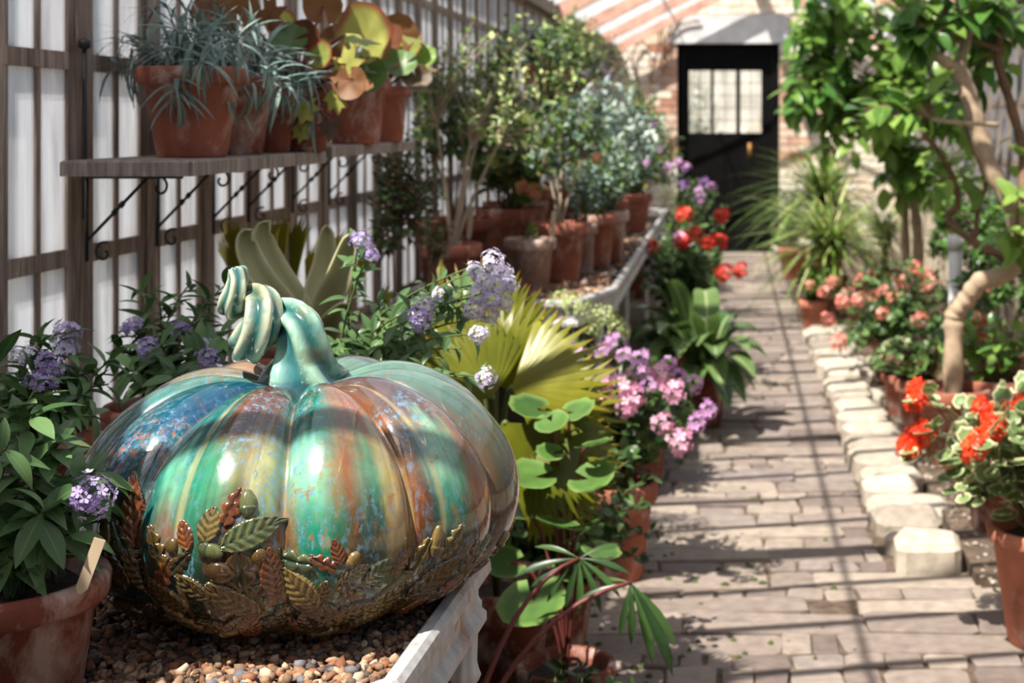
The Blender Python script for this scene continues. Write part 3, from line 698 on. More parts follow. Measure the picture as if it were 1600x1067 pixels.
def pump(th, ph):
    """th degrees, 0 towards the path's near end (the viewer), + to the right; ph radians -pi/2..pi/2"""
    c, s_ = math.cos(ph), math.sin(ph); top = max(0, s_)**2
    r = PR*(c**(.72 if s_ > 0 else .62))*ribr(th, top*.9)
    z = s_*(PH if s_ > 0 else .131)
    rad = r/PR
    if s_ > 0: z -= .034*math.exp(-(rad/.30)**2)
    a = math.radians(th); z += (.010*top*(ribr(th, top)-.9)/.1) if s_ > 0 else 0
    return Vector((r*math.sin(a), -r*math.cos(a), z))+PO
RING = {   # glaze by angle at four heights: relief zone, belly, shoulder, crown
 .40: [(-180, (60, 56, 30)), (-90, (70, 50, 26)), (-62, (44, 60, 44)), (-48, (24, 52, 56)), (-38, (34, 40, 44)), (-27, (14, 62, 58)), (-18, (40, 64, 50)), (-9, (40, 58, 40)), (0, (44, 38, 30)), (8, (16, 84, 62)), (11, (92, 60, 28)), (15, (60, 96, 70)), (20, (14, 124, 92)), (24, (20, 110, 84)), (27, (110, 90, 36)), (33, (30, 60, 54)), (39, (110, 112, 60)), (43, (96, 88, 50)), (48, (40, 52, 44)), (56, (24, 70, 60)), (66, (70, 54, 34)), (90, (60, 50, 30)), (180, (60, 56, 30))],
 .57: [(-180, (40, 100, 90)), (-120, (90, 80, 40)), (-90, (112, 80, 44)), (-78, (120, 116, 64)), (-70, (140, 150, 104)), (-63, (84, 66, 40)), (-58, (30, 92, 84)), (-53, (126, 140, 92)), (-49, (22, 78, 80)), (-44, (40, 74, 104)), (-40, (74, 84, 92)), (-36, (110, 104, 92)), (-32, (66, 62, 48)), (-27, (8, 88, 80)), (-22, (14, 104, 92)), (-19, (132, 124, 96)), (-15, (128, 92, 72)), (-12, (54, 128, 98)), (-8, (44, 110, 80)), (-4, (64, 54, 46)), (0, (58, 44, 38)), (4, (112, 74, 38)), (7, (30, 104, 74)), (10, (84, 62, 30)), (12.5, (158, 104, 50)), (14.5, (96, 120, 84)), (17, (36, 146, 116)), (22, (26, 138, 104)), (25, (48, 120, 90)), (28, (96, 72, 34)), (31, (48, 58, 44)), (35, (22, 92, 78)), (37, (96, 112, 60)), (39.5, (212, 188, 122)), (43, (204, 182, 112)), (45.5, (130, 80, 40)), (48, (100, 62, 38)), (51, (22, 84, 74)), (55, (56, 138, 108)), (59, (40, 118, 92)), (62, (142, 92, 40)), (68, (158, 92, 42)), (76, (112, 74, 42)), (84, (60, 78, 60)), (110, (40, 110, 90)), (135, (120, 90, 44)), (180, (40, 100, 90))],
 .76: [(-180, (60, 120, 100)), (-120, (120, 90, 56)), (-90, (140, 100, 66)), (-78, (150, 110, 60)), (-66, (110, 130, 104)), (-60, (20, 96, 92)), (-54, (30, 84, 110)), (-48, (12, 84, 84)), (-42, (24, 76, 112)), (-37, (70, 104, 104)), (-32, (12, 86, 80)), (-27, (10, 92, 88)), (-22, (70, 166, 134)), (-17, (112, 186, 150)), (-13, (60, 150, 116)), (-8, (54, 148, 108)), (-3, (84, 150, 106)), (1, (140, 130, 80)), (5, (190, 198, 138)), (9, (150, 170, 110)), (12, (120, 160, 130)), (16, (140, 206, 170)), (21, (124, 194, 156)), (25, (120, 130, 80)), (28, (140, 84, 40)), (31, (112, 130, 96)), (35, (80, 150, 110)), (39, (196, 186, 116)), (43, (206, 186, 118)), (46, (130, 84, 46)), (50, (100, 120, 96)), (54, (150, 206, 166)), (60, (120, 180, 140)), (64, (140, 96, 54)), (72, (90, 66, 54)), (90, (90, 110, 84)), (130, (60, 120, 100)), (180, (60, 120, 100))],
 .92: [(-180, (110, 150, 126)), (-110, (150, 120, 92)), (-80, (110, 140, 120)), (-60, (60, 130, 124)), (-45, (16, 92, 96)), (-30, (24, 84, 120)), (-20, (14, 100, 96)), (-13, (30, 110, 100)), (-8, (110, 70, 44)), (-2, (84, 54, 46)), (6, (92, 60, 48)), (11, (60, 110, 96)), (15, (20, 104, 92)), (24, (30, 120, 100)), (30, (140, 110, 84)), (35, (152, 84, 42)), (44, (150, 88, 48)), (48, (110, 90, 76)), (58, (84, 74, 76)), (74, (74, 66, 72)), (90, (96, 140, 120)), (180, (110, 150, 126))]}
RING = [(h, np.array([q[0] for q in L_]), np.array([rgb(*q[1])[:3] for q in L_])) for h, L_ in sorted(RING.items())]
C_ = lambda *a: np.array(rgb(*a)[:3])
def glaze(th, h, p):
    n1 = noise.noise(Vector((th*.06, h*1.1, 3.1))); n2 = noise.noise(Vector((th*.30, h*2.2, 7.7))); n3 = noise.noise(Vector((th*.6, h*12, 1.7))); n4 = noise.noise(Vector((th*1.5, h*40, 9.7)))
    t = th+n1*1.8+n2*1.6+n3*1.1+n4*.7
    hh = h+n2*.07+n3*.035+n4*.02
    k = 0
    while k < 2 and hh > RING[k+1][0]: k += 1
    (h0, A0, K0), (h1, A1, K1) = RING[k], RING[k+1]
    u = min(max((hh-h0)/(h1-h0), 0), 1); u = u*u*(3-2*u)
    c = np.array([np.interp(t, A0, K0[:, q])*(1-u)+np.interp(t, A1, K1[:, q])*u for q in range(3)])
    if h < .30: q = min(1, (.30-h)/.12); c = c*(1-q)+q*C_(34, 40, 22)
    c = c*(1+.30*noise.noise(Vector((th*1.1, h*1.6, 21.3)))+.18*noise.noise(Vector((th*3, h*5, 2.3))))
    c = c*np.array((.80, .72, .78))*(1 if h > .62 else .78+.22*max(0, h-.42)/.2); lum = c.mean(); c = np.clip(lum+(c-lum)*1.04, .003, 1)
    for g_ in (-61, -28, 12, 45, -13, 53):                   # bare pale and brown lines in the grooves
        e = abs(th-g_)
        if e < .8: c = c*.55+(C_(170, 150, 100) if n2 > -.1 else C_(130, 80, 34))*.45
    return c
NTH, NPH = 560, 190
V = []; Cc = []
for j in range(NPH+1):
    ph = -PI/2+PI*j/NPH
    for i in range(NTH):
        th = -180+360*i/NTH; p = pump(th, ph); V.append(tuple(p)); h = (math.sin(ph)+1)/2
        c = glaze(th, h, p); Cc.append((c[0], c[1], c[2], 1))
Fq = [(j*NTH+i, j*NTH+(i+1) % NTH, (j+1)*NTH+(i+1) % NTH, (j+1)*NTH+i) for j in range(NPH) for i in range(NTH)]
def vmesh(name, v, f, c, mat, parent):
    o = MB().add(v, f).build(name, mat, parent); ca = o.data.color_attributes.new('glaze', 'FLOAT_COLOR', 'POINT'); ca.data.foreach_set('color', np.array(c, float).ravel()); return o
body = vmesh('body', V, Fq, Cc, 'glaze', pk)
bvh = BVHTree.FromPolygons(V, Fq)
def relief(hit, nrm, ang, L, Wd, kind, tone, rr):
    up = Vector((0, 0, 1)); up = (up-nrm*up.dot(nrm)).normalized(); rt = up.cross(nrm).normalized()*1
    if rt.cross(up).dot(nrm) < 0: rt = -rt
    d = rt*math.cos(ang)+up*math.sin(ang); sd = nrm.cross(d)
    nt_, ns = (44, 14) if L > .045 else ((30, 12) if L > .025 else (14, 9)); v = []; c = []; f = []; nv = 7 if L > .05 else 5
    tones = {'rust': (C_(140, 76, 34), C_(70, 36, 18)), 'cream': (C_(148, 122, 66), C_(46, 54, 32)), 'teal': (C_(112, 116, 66), C_(16, 58, 52)), 'olive': (C_(112, 82, 34), C_(38, 44, 24)), 'dark': (C_(90, 58, 24), C_(22, 40, 30))}
    hi_, lo_ = tones[tone]; hi_ = hi_*.85; lo_ = lo_*.62  # leaf colours darkened to hold the shade of the pumpkin's underside
    for a in range(nt_+1):
        t = a/nt_
        if kind == 'beech': wd = math.sin(PI*min(1, t**.85))**.75*(1+.05*math.sin(t*nv*2*PI*2))
        elif kind == 'oak': wd = (.35+.65*abs(math.sin(3.5*PI*t))**.7)*math.sin(PI*min(1, .12+.86*t))**.5
        elif kind == 'acorn': wd = math.sin(PI*t)**.45*(1.12 if t < .35 else 1)
        else: wd = math.sin(PI*t)**.5
        for b in range(ns+1):
            s_ = -1+2*b/ns; e = abs(s_); x = s_*wd*Wd/2; y = (t-.5)*L+.03*L*math.sin(6*s_+t*5)*(kind == 'oak')
            q = hit+d*y+sd*x; loc, nn, _, _ = bvh.find_nearest(q)
            hgt = L*.025+.0014
            if kind == 'beech':
                rib = .5+.5*math.cos(2*PI*(t*nv-e*1.3)); k = hgt*(.75+.25*(1-e*e))+.0013*rib; k -= .0012*math.exp(-(e/.10)**2); k += .0012*math.exp(-((e-.9)/.15)**2); m_ = .1+.75*rib if e < .85 else .85
            elif kind == 'oak':
                k = hgt*(.7+.5*math.sin(PI*min(1, e*1.1)))-.0014*math.exp(-(e/.12)**2); m_ = .2+.8*e**2
            elif kind == 'acorn':
                k = (hgt+.22*Wd*wd)*math.sqrt(max(0, 1-e*e*.98)); m_ = .75 if t > .35 else .3; k += .001 if t < .35 else 0
            else: k = (hgt+.2*Wd)*math.sqrt(max(0, 1-e*e*.98))*math.sqrt(math.sin(PI*min(1, max(0, t)))+1e-4); m_ = .6
            if b in (0, ns) or a in (0, nt_): k = -.0025; m_ = .15
            v.append(tuple(loc+nn*k)); m_ = min(1, max(0, m_+rr.uniform(-.08, .08))); cc = lo_*(1-m_)+hi_*m_; c.append((cc[0], cc[1], cc[2], 1))
    for a in range(nt_):
        for b in range(ns): i = a*(ns+1)+b; f.append((i, i+1, i+ns+2, i+ns+1))
    return vmesh('relief_leaf' if kind in ('beech', 'oak') else ('relief_acorn' if kind == 'acorn' else 'relief_berry'), v, f, c, 'relief', pk)
REL = [(208, 795, 105, 95, 30, 'beech', 'rust'), (393, 833, 92, 20, 42, 'beech', 'teal'), (328, 819, 50, 80, 34, 'beech', 'cream'), (363, 792, 54, 65, 32, 'oak', 'rust'), (387, 786, 38, 90, 24, 'acorn', 'teal'), (290, 836, 44, 112, 26, 'beech', 'rust'),
       (270, 853, 24, 90, 22, 'berry', 'olive'), (244, 855, 62, 120, 34, 'oak', 'olive'), (425, 894, 76, 100, 36, 'beech', 'rust'), (468, 920, 78, 125, 46, 'beech', 'cream'), (451, 874, 82, 172, 34, 'oak', 'teal'), (376, 897, 88, 95, 44, 'oak', 'dark'),
       (344, 894, 40, -20, 32, 'berry', 'dark'), (364, 938, 92, 140, 40, 'beech', 'olive'), (300, 917, 58, 145, 28, 'beech', 'olive'), (527, 862, 38, 105, 20, 'beech', 'rust'), (551, 874, 27, 50, 18, 'acorn', 'cream'), (556, 894, 40, 25, 22, 'beech', 'cream'),
       (592, 892, 52, 35, 32, 'beech', 'teal'), (627, 876, 46, 42, 22, 'beech', 'rust'), (608, 929, 88, 45, 44, 'beech', 'cream'), (648, 880, 84, 58, 34, 'oak', 'cream'), (681, 845, 46, 80, 18, 'acorn', 'cream'), (707, 846, 54, 55, 28, 'oak', 'cream'), (674, 904, 96, 50, 40, 'beech', 'olive'),
       (753, 856, 50, 40, 22, 'beech', 'teal'), (785, 842, 28, 80, 18, 'acorn', 'cream'), (765, 885, 96, 50, 32, 'beech', 'olive'), (190, 845, 62, 115, 32, 'oak', 'teal'), (219, 893, 82, 125, 34, 'beech', 'olive'), (182, 890, 60, 115, 26, 'beech', 'dark'), (503, 926, 42, 70, 26, 'beech', 'olive'),
       (445, 948, 32, 10, 20, 'acorn', 'cream'), (405, 868, 24, 60, 22, 'berry', 'olive'), (330, 860, 36, -15, 22, 'acorn', 'teal'), (318, 850, 40, 95, 20, 'oak', 'dark'), (505, 880, 42, 150, 26, 'oak', 'rust'), (540, 915, 44, 100, 26, 'oak', 'olive'), (575, 905, 20, 20, 16, 'berry', 'cream'), (560, 925, 18, 20, 16, 'berry', 'cream'),
       (588, 915, 18, 20, 16, 'berry', 'teal'), (640, 935, 70, 30, 34, 'beech', 'dark'), (720, 900, 70, 60, 32, 'oak', 'olive'), (735, 870, 50, 70, 26, 'oak', 'olive'), (255, 900, 60, 60, 30, 'oak', 'rust'), (280, 880, 50, 40, 26, 'oak', 'dark'), (400, 930, 50, 60, 30, 'oak', 'olive'), (495, 950, 60, 160, 30, 'beech', 'dark'),
       (560, 950, 70, 10, 32, 'beech', 'olive'), (325, 940, 60, 120, 30, 'oak', 'dark'), (260, 930, 70, 135, 34, 'beech', 'olive'), (165, 830, 40, 100, 22, 'berry', 'olive'), (693, 930, 50, 40, 28, 'oak', 'dark'), (530, 965, 60, 20, 30, 'beech', 'olive'), (440, 970, 60, 150, 30, 'beech', 'dark'), (790, 868, 44, 70, 22, 'oak', 'olive')]
rr = random.Random(8); eye = Vector((0, 0, EYE))-pk.location
for px, py, L, ang, wd, kind, tone in REL:
    d = (at(px, py, 1.5)-Vector((0, 0, EYE))).normalized(); hit, nn, _, _ = bvh.ray_cast(eye, d)
    if hit is None: continue
    s_ = (hit-eye).length/F*1.05; relief(hit, nn, math.radians(ang), L*s_, wd*s_, kind, tone, rr)
for i in range(96):                                           # the relief runs on round the back and the underside
    th = -180+360*((i*.61803) % 1); back = abs(th) > 88; ph = rr.uniform(-.95, -.22) if back else rr.uniform(-1.0, -.62)
    p = pump(th, ph); loc, nn, _, _ = bvh.find_nearest(p); L = rr.uniform(.03, .06)
    relief(loc, nn, rr.uniform(0, PI), L, L*rr.uniform(.4, .6), rr.choice(('beech', 'beech', 'oak', 'acorn')), rr.choice(('olive', 'dark', 'dark', 'cream', 'rust')), rr)
# twisted stem
zs = 320+np.array([0.]); U = 1.735/F*.2998
ST = [(505, 1090, 30, 230), (508, 1020, 10, 185), (515, 940, 0, 142), (520, 860, -10, 120), (500, 775, 0, 106), (440, 735, 50, 98), (345, 745, 120, 92), (255, 810, 90, 88), (222, 862, 5, 84), (258, 850, -80, 88), (312, 770, -105, 90), (328, 685, -80, 86), (300, 632, -5, 76), (240, 620, 60, 66), (165, 655, 70, 60), (133, 672, 15, 56), (148, 640, -32, 56), (172, 585, -36, 52), (178, 520, -14, 47), (168, 472, 0, 44), (164, 456, 2, 22)]
pts = []
for a, b, dz, r_ in ST:
    p = at(320+a*.2998, 280+b*.2998, 1.735)-pk.location; pts.append((p.x, p.y+dz*U, p.z, r_*U))
cr = crom(pts, 9)
sb = MB().tube([Vector(q[:3]) for q in cr], [q[3] for q in cr], 40, True, .19, 5, .036); vs = sb.v[0]; cs = []
for i in range(len(vs)):
    k = i//40; a = i % 40; t = k/(len(cr)-1); gq = .5+.5*math.cos(5*(2*PI*a/40+.036*k)); n1 = noise.noise(Vector(vs[i])*30)
    gq = gq**1.4; c = C_(22, 92, 90)*(1-gq)+(C_(204, 208, 178) if t > .45 else C_(158, 196, 172))*gq
    if n1 > .2: c = c*.6+C_(60, 120, 130)*.4
    if n1 < -.25: c = c*.6+C_(110, 110, 60)*.4
    if t < .06: c = c*.5+C_(30, 80, 110)*.5
    cs.append((c[0], c[1], c[2], 1))
vmesh('stem', vs, sb.f, cs, 'relief', pk)

# ================================================================== wall shelves with iron brackets
def bracket(parent, y, hx, th):
    b = MB(); w_ = .003; xw = -hx+.004
    b.tube([(xw, y, -th-.004), (hx-.05, y, -th-.004)], w_*1.2, 6); b.tube([(xw, y, -th), (xw, y, -th-.15)], w_*1.3, 6)
    b.tube([(xw, y, -th-.115), (xw+.105, y, -th-.006)], w_, 6)
    for t in (.46, .58): b.lathe([(.0005, -.007), (.0065, 0), (.0005, .007)], 8, (xw+.105*t, y, -th-.115+.109*t))
    o = b.build('bracket', 'iron', parent)
    for cx, cz, sg in ((xw+.03, -th-.135, 1), (xw+.125, -th-.022, -1)):
        sp = [(cx+.02*sg*(1-.1*k)*math.cos(k*.75+1.2)*.9, y, cz+.02*(1-.1*k)*math.sin(k*.75+1.2)) for k in range(9)]
        MB().tube(crom(sp, 3), w_*.8, 6).build('scroll', 'iron', o)
    return o
def shelf(y0, y1, z, label, x0=-1.115, x1=-.895, th=.026):
    s_ = empty('wall_shelf', ((x0+x1)/2, (y0+y1)/2, z), label, 'shelf'); hx, hy = (x1-x0)/2, (y1-y0)/2
    b = MB(); e = .003
    b.add([(-hx, -hy, -th), (hx, -hy, -th), (hx, hy, -th), (-hx, hy, -th), (-hx, -hy, -e), (hx, -hy, -e), (hx, hy, -e), (-hx, hy, -e), (-hx+e, -hy+e, 0), (hx-e, -hy+e, 0), (hx-e, hy-e, 0), (-hx+e, hy-e, 0)],
          [(3, 2, 1, 0), (0, 1, 5, 4), (1, 2, 6, 5), (2, 3, 7, 6), (3, 0, 4, 7), (4, 5, 9, 8), (5, 6, 10, 9), (6, 7, 11, 10), (7, 4, 8, 11), (8, 9, 10, 11)]).build('board', 'plank', s_, False)
    n = max(2, round((y1-y0)/.3))
    for i in range(n): bracket(s_, -hy+.09+(2*hy-.18)*i/(n-1), hx, th)
    return s_
SZ = 1.205
shelf(2.36, 3.14, SZ, 'near weathered plank shelf on scrolled brackets holding the grey leaved pots')
shelf(3.18, 4.02, SZ+.01, 'second plank shelf along the window wall carrying the begonia pots')
shelf(7.0, 9.6, 1.42, 'high far plank shelf near the roof with small pots')

# ================================================================== potted plants
def plant(name, loc, label, cat='potted plant', group=None): return empty(name, loc, label, cat, group)
def L(root, *pts): return [at(*p)-root.location for p in pts]

# spiky grey plants on the first shelf
def grey_spiky(loc, r, h, label, n, seed, mat='terra', rad=(.19, .16, .13)):
    p = plant('potted_dianthus', loc, label, 'potted plant', 'pots on the near shelf'); pot(p, r, h, mat, .2, base=.62); rr = random.Random(seed); sb = MB(); k = 0
    for i in range(n):
        a = rr.uniform(0, 2*PI); el = rr.uniform(.05, 1.35); q = Vector((math.cos(a)*math.cos(el), math.sin(a)*math.cos(el), math.sin(el)))
        b = Vector((rr.uniform(-.5, .5)*r, rr.uniform(-.5, .5)*r, h*.9)); ln = rr.uniform(.45, .9); e = b+Vector((q.x*rad[0], q.y*rad[1], q.z*rad[2]*1.2))*ln
        if i % 6 == 0: e = b+Vector((q.x*r*1.35, q.y*r*1.35, -.06*rr.random()))
        c = (b+e)/2+Vector((0, 0, .03)); P = qcurve(b, c, e, 5); sb.tube(P, .0016, 4, False)
        tn = (P[-1]-P[-2]).normalized()
        for j in range(9):
            o = tn.orthogonal(); an = j*2.4+rr.random(); d = (o*math.cos(an)+tn.cross(o)*math.sin(an))*.75+tn*.6+Vector((0, 0, .15)); s_ = rr.uniform(.05, .095)
            mx = basis(P[-1]-tn*.004*j, d, Vector((0, -.2, 1))+tn*.3, s_)
            if k < 296: o_ = link('leaf', leafmesh(rr.choice(('narrow', 'narrow2')), 'greyleaf'), p); o_.matrix_basis = mx; k += 1
            else: sb.addT(T['narrow2'], mx)
    sb.build('stems', 'greyleaf', p); return p
grey_spiky((-.986, 2.60, SZ), .098, .164, 'largest shelf pot, nearest, with spiky blue grey foliage spilling over', 46, 1, 'terra', (.155, .16, .13))
grey_spiky((-.985, 2.815, SZ), .088, .155, 'terracotta pot half hidden behind the nearest grey leaved shelf pot', 20, 2, 'terra_lime', (.14, .13, .11))
grey_spiky((-.97, 2.985, SZ), .066, .13, 'small dark shelf pot of trailing grey shoots beside the begonia', 20, 3, 'terra_dark', (.15, .13, .10))
def begonia(loc, r, h, label, specs, mat='terra', seed=0, extra=6, stemm='stem_red', group='begonia pots on the shelves'):
    p = plant('potted_begonia', loc, label, 'potted plant', group); pot(p, r, h, mat, .2, base=.68); rr = random.Random(seed); sb = MB(); src = Vector((0, 0, h*.86))
    for px, py, d, size, mt, tp, tilt in specs:
        e = at(px, py, d)-p.location; c = (src+e)/2+Vector((0, 0, .04)); P = qcurve(src+Vector((rr.uniform(-.02, .02), 0, 0)), c, e, 6); sb.tube(P, [.005-.0005*k for k in range(7)], 6, False)
        s_ = size*d/F; di = Vector((math.cos(math.radians(tilt)), -.25, math.sin(math.radians(tilt)))); up = Vector((rr.uniform(-.3, .3), -1, .75+rr.uniform(-.3, .3)))
        o_ = link('leaf', leafmesh(tp, mt), p); o_.matrix_basis = basis(e-di.normalized()*s_*.45, di, up, s_)
    for i in range(extra):
        a = rr.uniform(0, 6.3); e = src+Vector((math.cos(a)*r*1.2, math.sin(a)*r*1.1, rr.uniform(.02, .16))); sb.tube(qcurve(src, (src+e)/2+Vector((0, 0, .05)), e, 5), .003, 5, False)
        o_ = link('leaf', leafmesh(rr.choice(('beg', 'lobed')), rr.choice(('begonia_red', 'begonia'))), p); o_.matrix_basis = basis(e, Vector((math.cos(a), math.sin(a), -.2)), Vector((0, -.5, 1)), rr.uniform(.06, .09))
    tag(sb.build('stems', stemm, p), kind='stuff'); return p
begonia((-.93, 3.075, SZ), .075, .14, 'dark pot of russet and gold begonia at the far end of the near shelf', [(370, 18, 3.0, 70, 'begonia_red', 'beg', 100), (420, 22, 3.0, 60, 'begonia_red', 'lobed', 70), (505, 10, 3.05, 62, 'begonia_red', 'beg', 95), (438, 38, 3.05, 50, 'begonia_gold', 'beg', 120),
        (480, 62, 3.05, 60, 'begonia_red', 'beg', 80), (455, 62, 3.0, 60, 'green_mid', 'beg', 190), (540, 100, 3.0, 60, 'begonia_gold', 'lobed', 60), (475, 170, 2.98, 50, 'begonia_gold', 'lobed', -100), (525, 155, 2.98, 46, 'begonia_gold', 'lobed', -80), (548, 128, 2.98, 55, 'begonia_red', 'beg', -80), (500, 90, 3.0, 50, 'begonia', 'beg', 30), (470, 205, 2.98, 36, 'begonia_gold', 'lobed', -95), (515, 200, 2.98, 40, 'russet', 'lobed', -90), (328, 22, 3.0, 55, 'begonia_red', 'beg', 140)], 'terra_dark', 5, 8)
begonia((-.925, 3.50, SZ+.01), .085, .165, 'second shelf pot with one big sunlit yellow green begonia leaf', [(572, 60, 3.45, 105, 'begonia_gold', 'beg', 60), (530, 70, 3.5, 60, 'begonia_red', 'beg', 110), (590, 95, 3.45, 60, 'green_mid', 'beg', -20), (575, 115, 3.42, 60, 'green_mid', 'beg', -70), (545, 45, 3.5, 50, 'begonia', 'beg', 140), (610, 70, 3.5, 60, 'begonia_red', 'beg', 40)], 'terra', 6, 3)
begonia((-.93, 3.80, SZ+.01), .075, .15, 'end pot of the second shelf with red rimmed green begonia leaves', [(640, 78, 3.8, 60, 'begonia', 'beg', 40), (655, 90, 3.8, 50, 'green', 'beg', -20), (625, 52, 3.8, 60, 'begonia_red', 'beg', 90), (630, 100, 3.75, 50, 'green_mid', 'beg', 200), (650, 120, 3.75, 45, 'russet', 'beg', -60), (615, 90, 3.75, 50, 'begonia_red', 'lobed', 150)], 'terra', 7, 4)

# heliotropes round the pumpkin
def heliotrope(loc, r, h, label, targets, flowers, n_leaf=9, seed=0, mat='terra', fscale=1.0, size=.07, leaf=('lance', 'lance2'), lm='helio', pale=False, stemm='stem'):
    p = plant('potted_heliotrope', loc, label, 'potted plant', 'heliotropes round the pumpkin'); pot(p, r, h, mat, .25, base=.74)
    tg = L(p, *targets); fl_ = {i: ('helio_pale' if (i in flowers and flowers[i] == 2) else 'helio') for i in flowers}
    bush(p, (0, 0, h*.85), tg, leaf, size, n_leaf, lm, stemm, .0028, True, seed, .18, .3, .05, .5, .4, fl_, None, fscale, .3); return p
ph = heliotrope((-.75, 1.46, GZ), .105, .120, 'limescaled pot of heliotrope at the front left corner of the gravel', [(140, 775, 1.44), (60, 600, 1.5), (20, 640, 1.46), (95, 690, 1.46), (150, 735, 1.5), (30, 740, 1.4), (70, 800, 1.40), (110, 840, 1.42), (20, 850, 1.42), (45, 690, 1.5), (0, 560, 1.55), (90, 760, 1.5), (10, 700, 1.36), (50, 650, 1.42)], {0: 1}, 15, 11, 'terra_lime', .95, .072)
heliotrope((-.965, 1.93, GZ), .10, .17, 'terracotta pot of heliotrope hidden by leaves between window and front pot', [(40, 560, 1.95), (75, 575, 1.93), (98, 545, 1.98), (64, 602, 1.9), (105, 520, 2.0), (150, 580, 2.0), (20, 620, 1.9), (130, 620, 1.92), (170, 600, 2.0), (60, 520, 2.0), (150, 650, 1.9), (85, 640, 1.88), (180, 560, 2.02)], {0: 2, 1: 1, 2: 2, 3: 1, 4: 1}, 18, 12, 'terra', .95, .058)
heliotrope((-.88, 2.2, GZ), .09, .15, 'leafy heliotrope bush behind the left shoulder of the pumpkin', [(232, 545, 2.15), (315, 540, 2.15), (326, 562, 2.1), (207, 512, 2.2), (280, 520, 2.2), (330, 460, 2.25), (250, 470, 2.25), (300, 440, 2.3), (200, 580, 2.1), (360, 440, 2.25), (270, 590, 2.05), (345, 520, 2.15), (220, 450, 2.3), (310, 490, 2.2), (180, 540, 2.2), (250, 540, 2.1)], {0: 1, 1: 2, 2: 1, 3: 1, 4: 1}, 18, 13, 'terra', .85, .062)
heliotrope((-.67, 2.3, GZ), .10, .16, 'pale lilac heliotrope leaning over the right shoulder of the pumpkin', [(770, 408, 2.2), (742, 424, 2.18), (785, 428, 2.22), (757, 440, 2.16), (776, 448, 2.18), (795, 446, 2.2), (748, 462, 2.16), (768, 470, 2.16), (788, 474, 2.2), (742, 484, 2.16), (765, 494, 2.18), (562, 375, 2.25), (578, 398, 2.25), (690, 460, 2.2), (662, 480, 2.15), (655, 497, 2.1), (748, 522, 2.05), (760, 590, 2.0), (640, 520, 2.2), (690, 560, 2.1), (600, 470, 2.3), (735, 590, 2.05), (580, 560, 2.15), (620, 540, 2.15), (680, 520, 2.2), (720, 545, 2.1), (560, 520, 2.2), (650, 580, 2.08)], {0: 2, 1: 2, 2: 2, 3: 2, 4: 2, 5: 2, 6: 2, 7: 2, 8: 2, 9: 2, 10: 2, 11: 1, 12: 1, 13: 2, 14: 2, 15: 1, 16: 2, 17: 2}, 12, 14, 'terra', .78, .05)
tgm = MB().add([(-.008, -.0015, -.05), (.008, -.0015, -.05), (.008, .0015, -.05), (-.008, .0015, -.05), (-.008, -.0015, .05), (.008, -.0015, .05), (.008, .0015, .05), (-.008, .0015, .05), (-.003, -.0015, -.062), (.003, -.0015, -.062), (.003, .0015, -.062), (-.003, .0015, -.062)],
              [(4, 5, 6, 7), (0, 1, 5, 4), (1, 2, 6, 5), (2, 3, 7, 6), (3, 0, 4, 7), (8, 9, 1, 0), (9, 10, 2, 1), (10, 11, 3, 2), (11, 8, 0, 3), (11, 10, 9, 8)]).mesh('plant_tag', 'tagwood', False)
tg_ = link('plant_tag', tgm); tg_.location = at(142, 880, 1.412); tg_.rotation_euler = (.0, .34, .2); tg_.scale = (.7, .7, .50); tag(tg_, 'blank wooden plant tag stuck in the limescaled front pot', 'plant tag')

# pale strap-leaved plant and golden palms behind
ps = plant('potted_strap_plant', (-.815, 2.58, GZ), 'pale broad strap leaved plant rising behind the pumpkin stem'); pot(ps, .09, .17, 'terra', .22)
sspec = [([(478, 545), (455, 500), (408, 440), (386, 398), (384, 372), (396, 360)], -.06, .042), ([(482, 540), (465, 485), (432, 430), (412, 390), (410, 362), (422, 346)], .03, .044), ([(486, 530), (490, 460), (502, 415), (508, 380), (511, 352)], .06, .040), ([(488, 545), (505, 480), (525, 435), (540, 395), (547, 366)], -.05, .048),
         ([(495, 580), (505, 530), (525, 495), (545, 476)], -.14, .05), ([(470, 560), (430, 520), (395, 470), (372, 440), (360, 430)], -.1, .036)]
for (pp, dz, wd) in sspec:
    C0 = [Vector((0, 0, .14))]+[at(a, b, 2.58+dz*min(1, (i+1)/3))-ps.location for i, (a, b) in enumerate(pp)]
    P = crom([tuple(q) for q in C0], 4); v = []; f = []; uv = []
    for i, q in enumerate(P):
        t = i/(len(P)-1); tn = Vector(P[min(i+1, len(P)-1)]-P[max(i-1, 0)]).normalized(); sd = tn.cross(Vector((.15, -1, .2))).normalized(); sd = (sd+Vector((0, .5, 0))*math.sin(2.5*t+.4)).normalized(); nn = sd.cross(tn)
        wv = wd*.5*min(1, .55+1.5*t)*(1-t**3)**.6+.002
        for s_ in (-1, -.5, 0, .5, 1): v.append(tuple(Vector(q)+sd*wv*s_+nn*abs(s_)**2*wd*.4)); uv.append((.5+s_*.5, t))
    for i in range(len(P)-1):
        for k in range(4): f.append((i*5+k, i*5+k+1, i*5+k+6, i*5+k+5))
    lf = MB().add(v, f, uv).build('leaf', 'strap', ps)
    so = lf.modifiers.new('thickness', 'SOLIDIFY'); so.thickness = .003
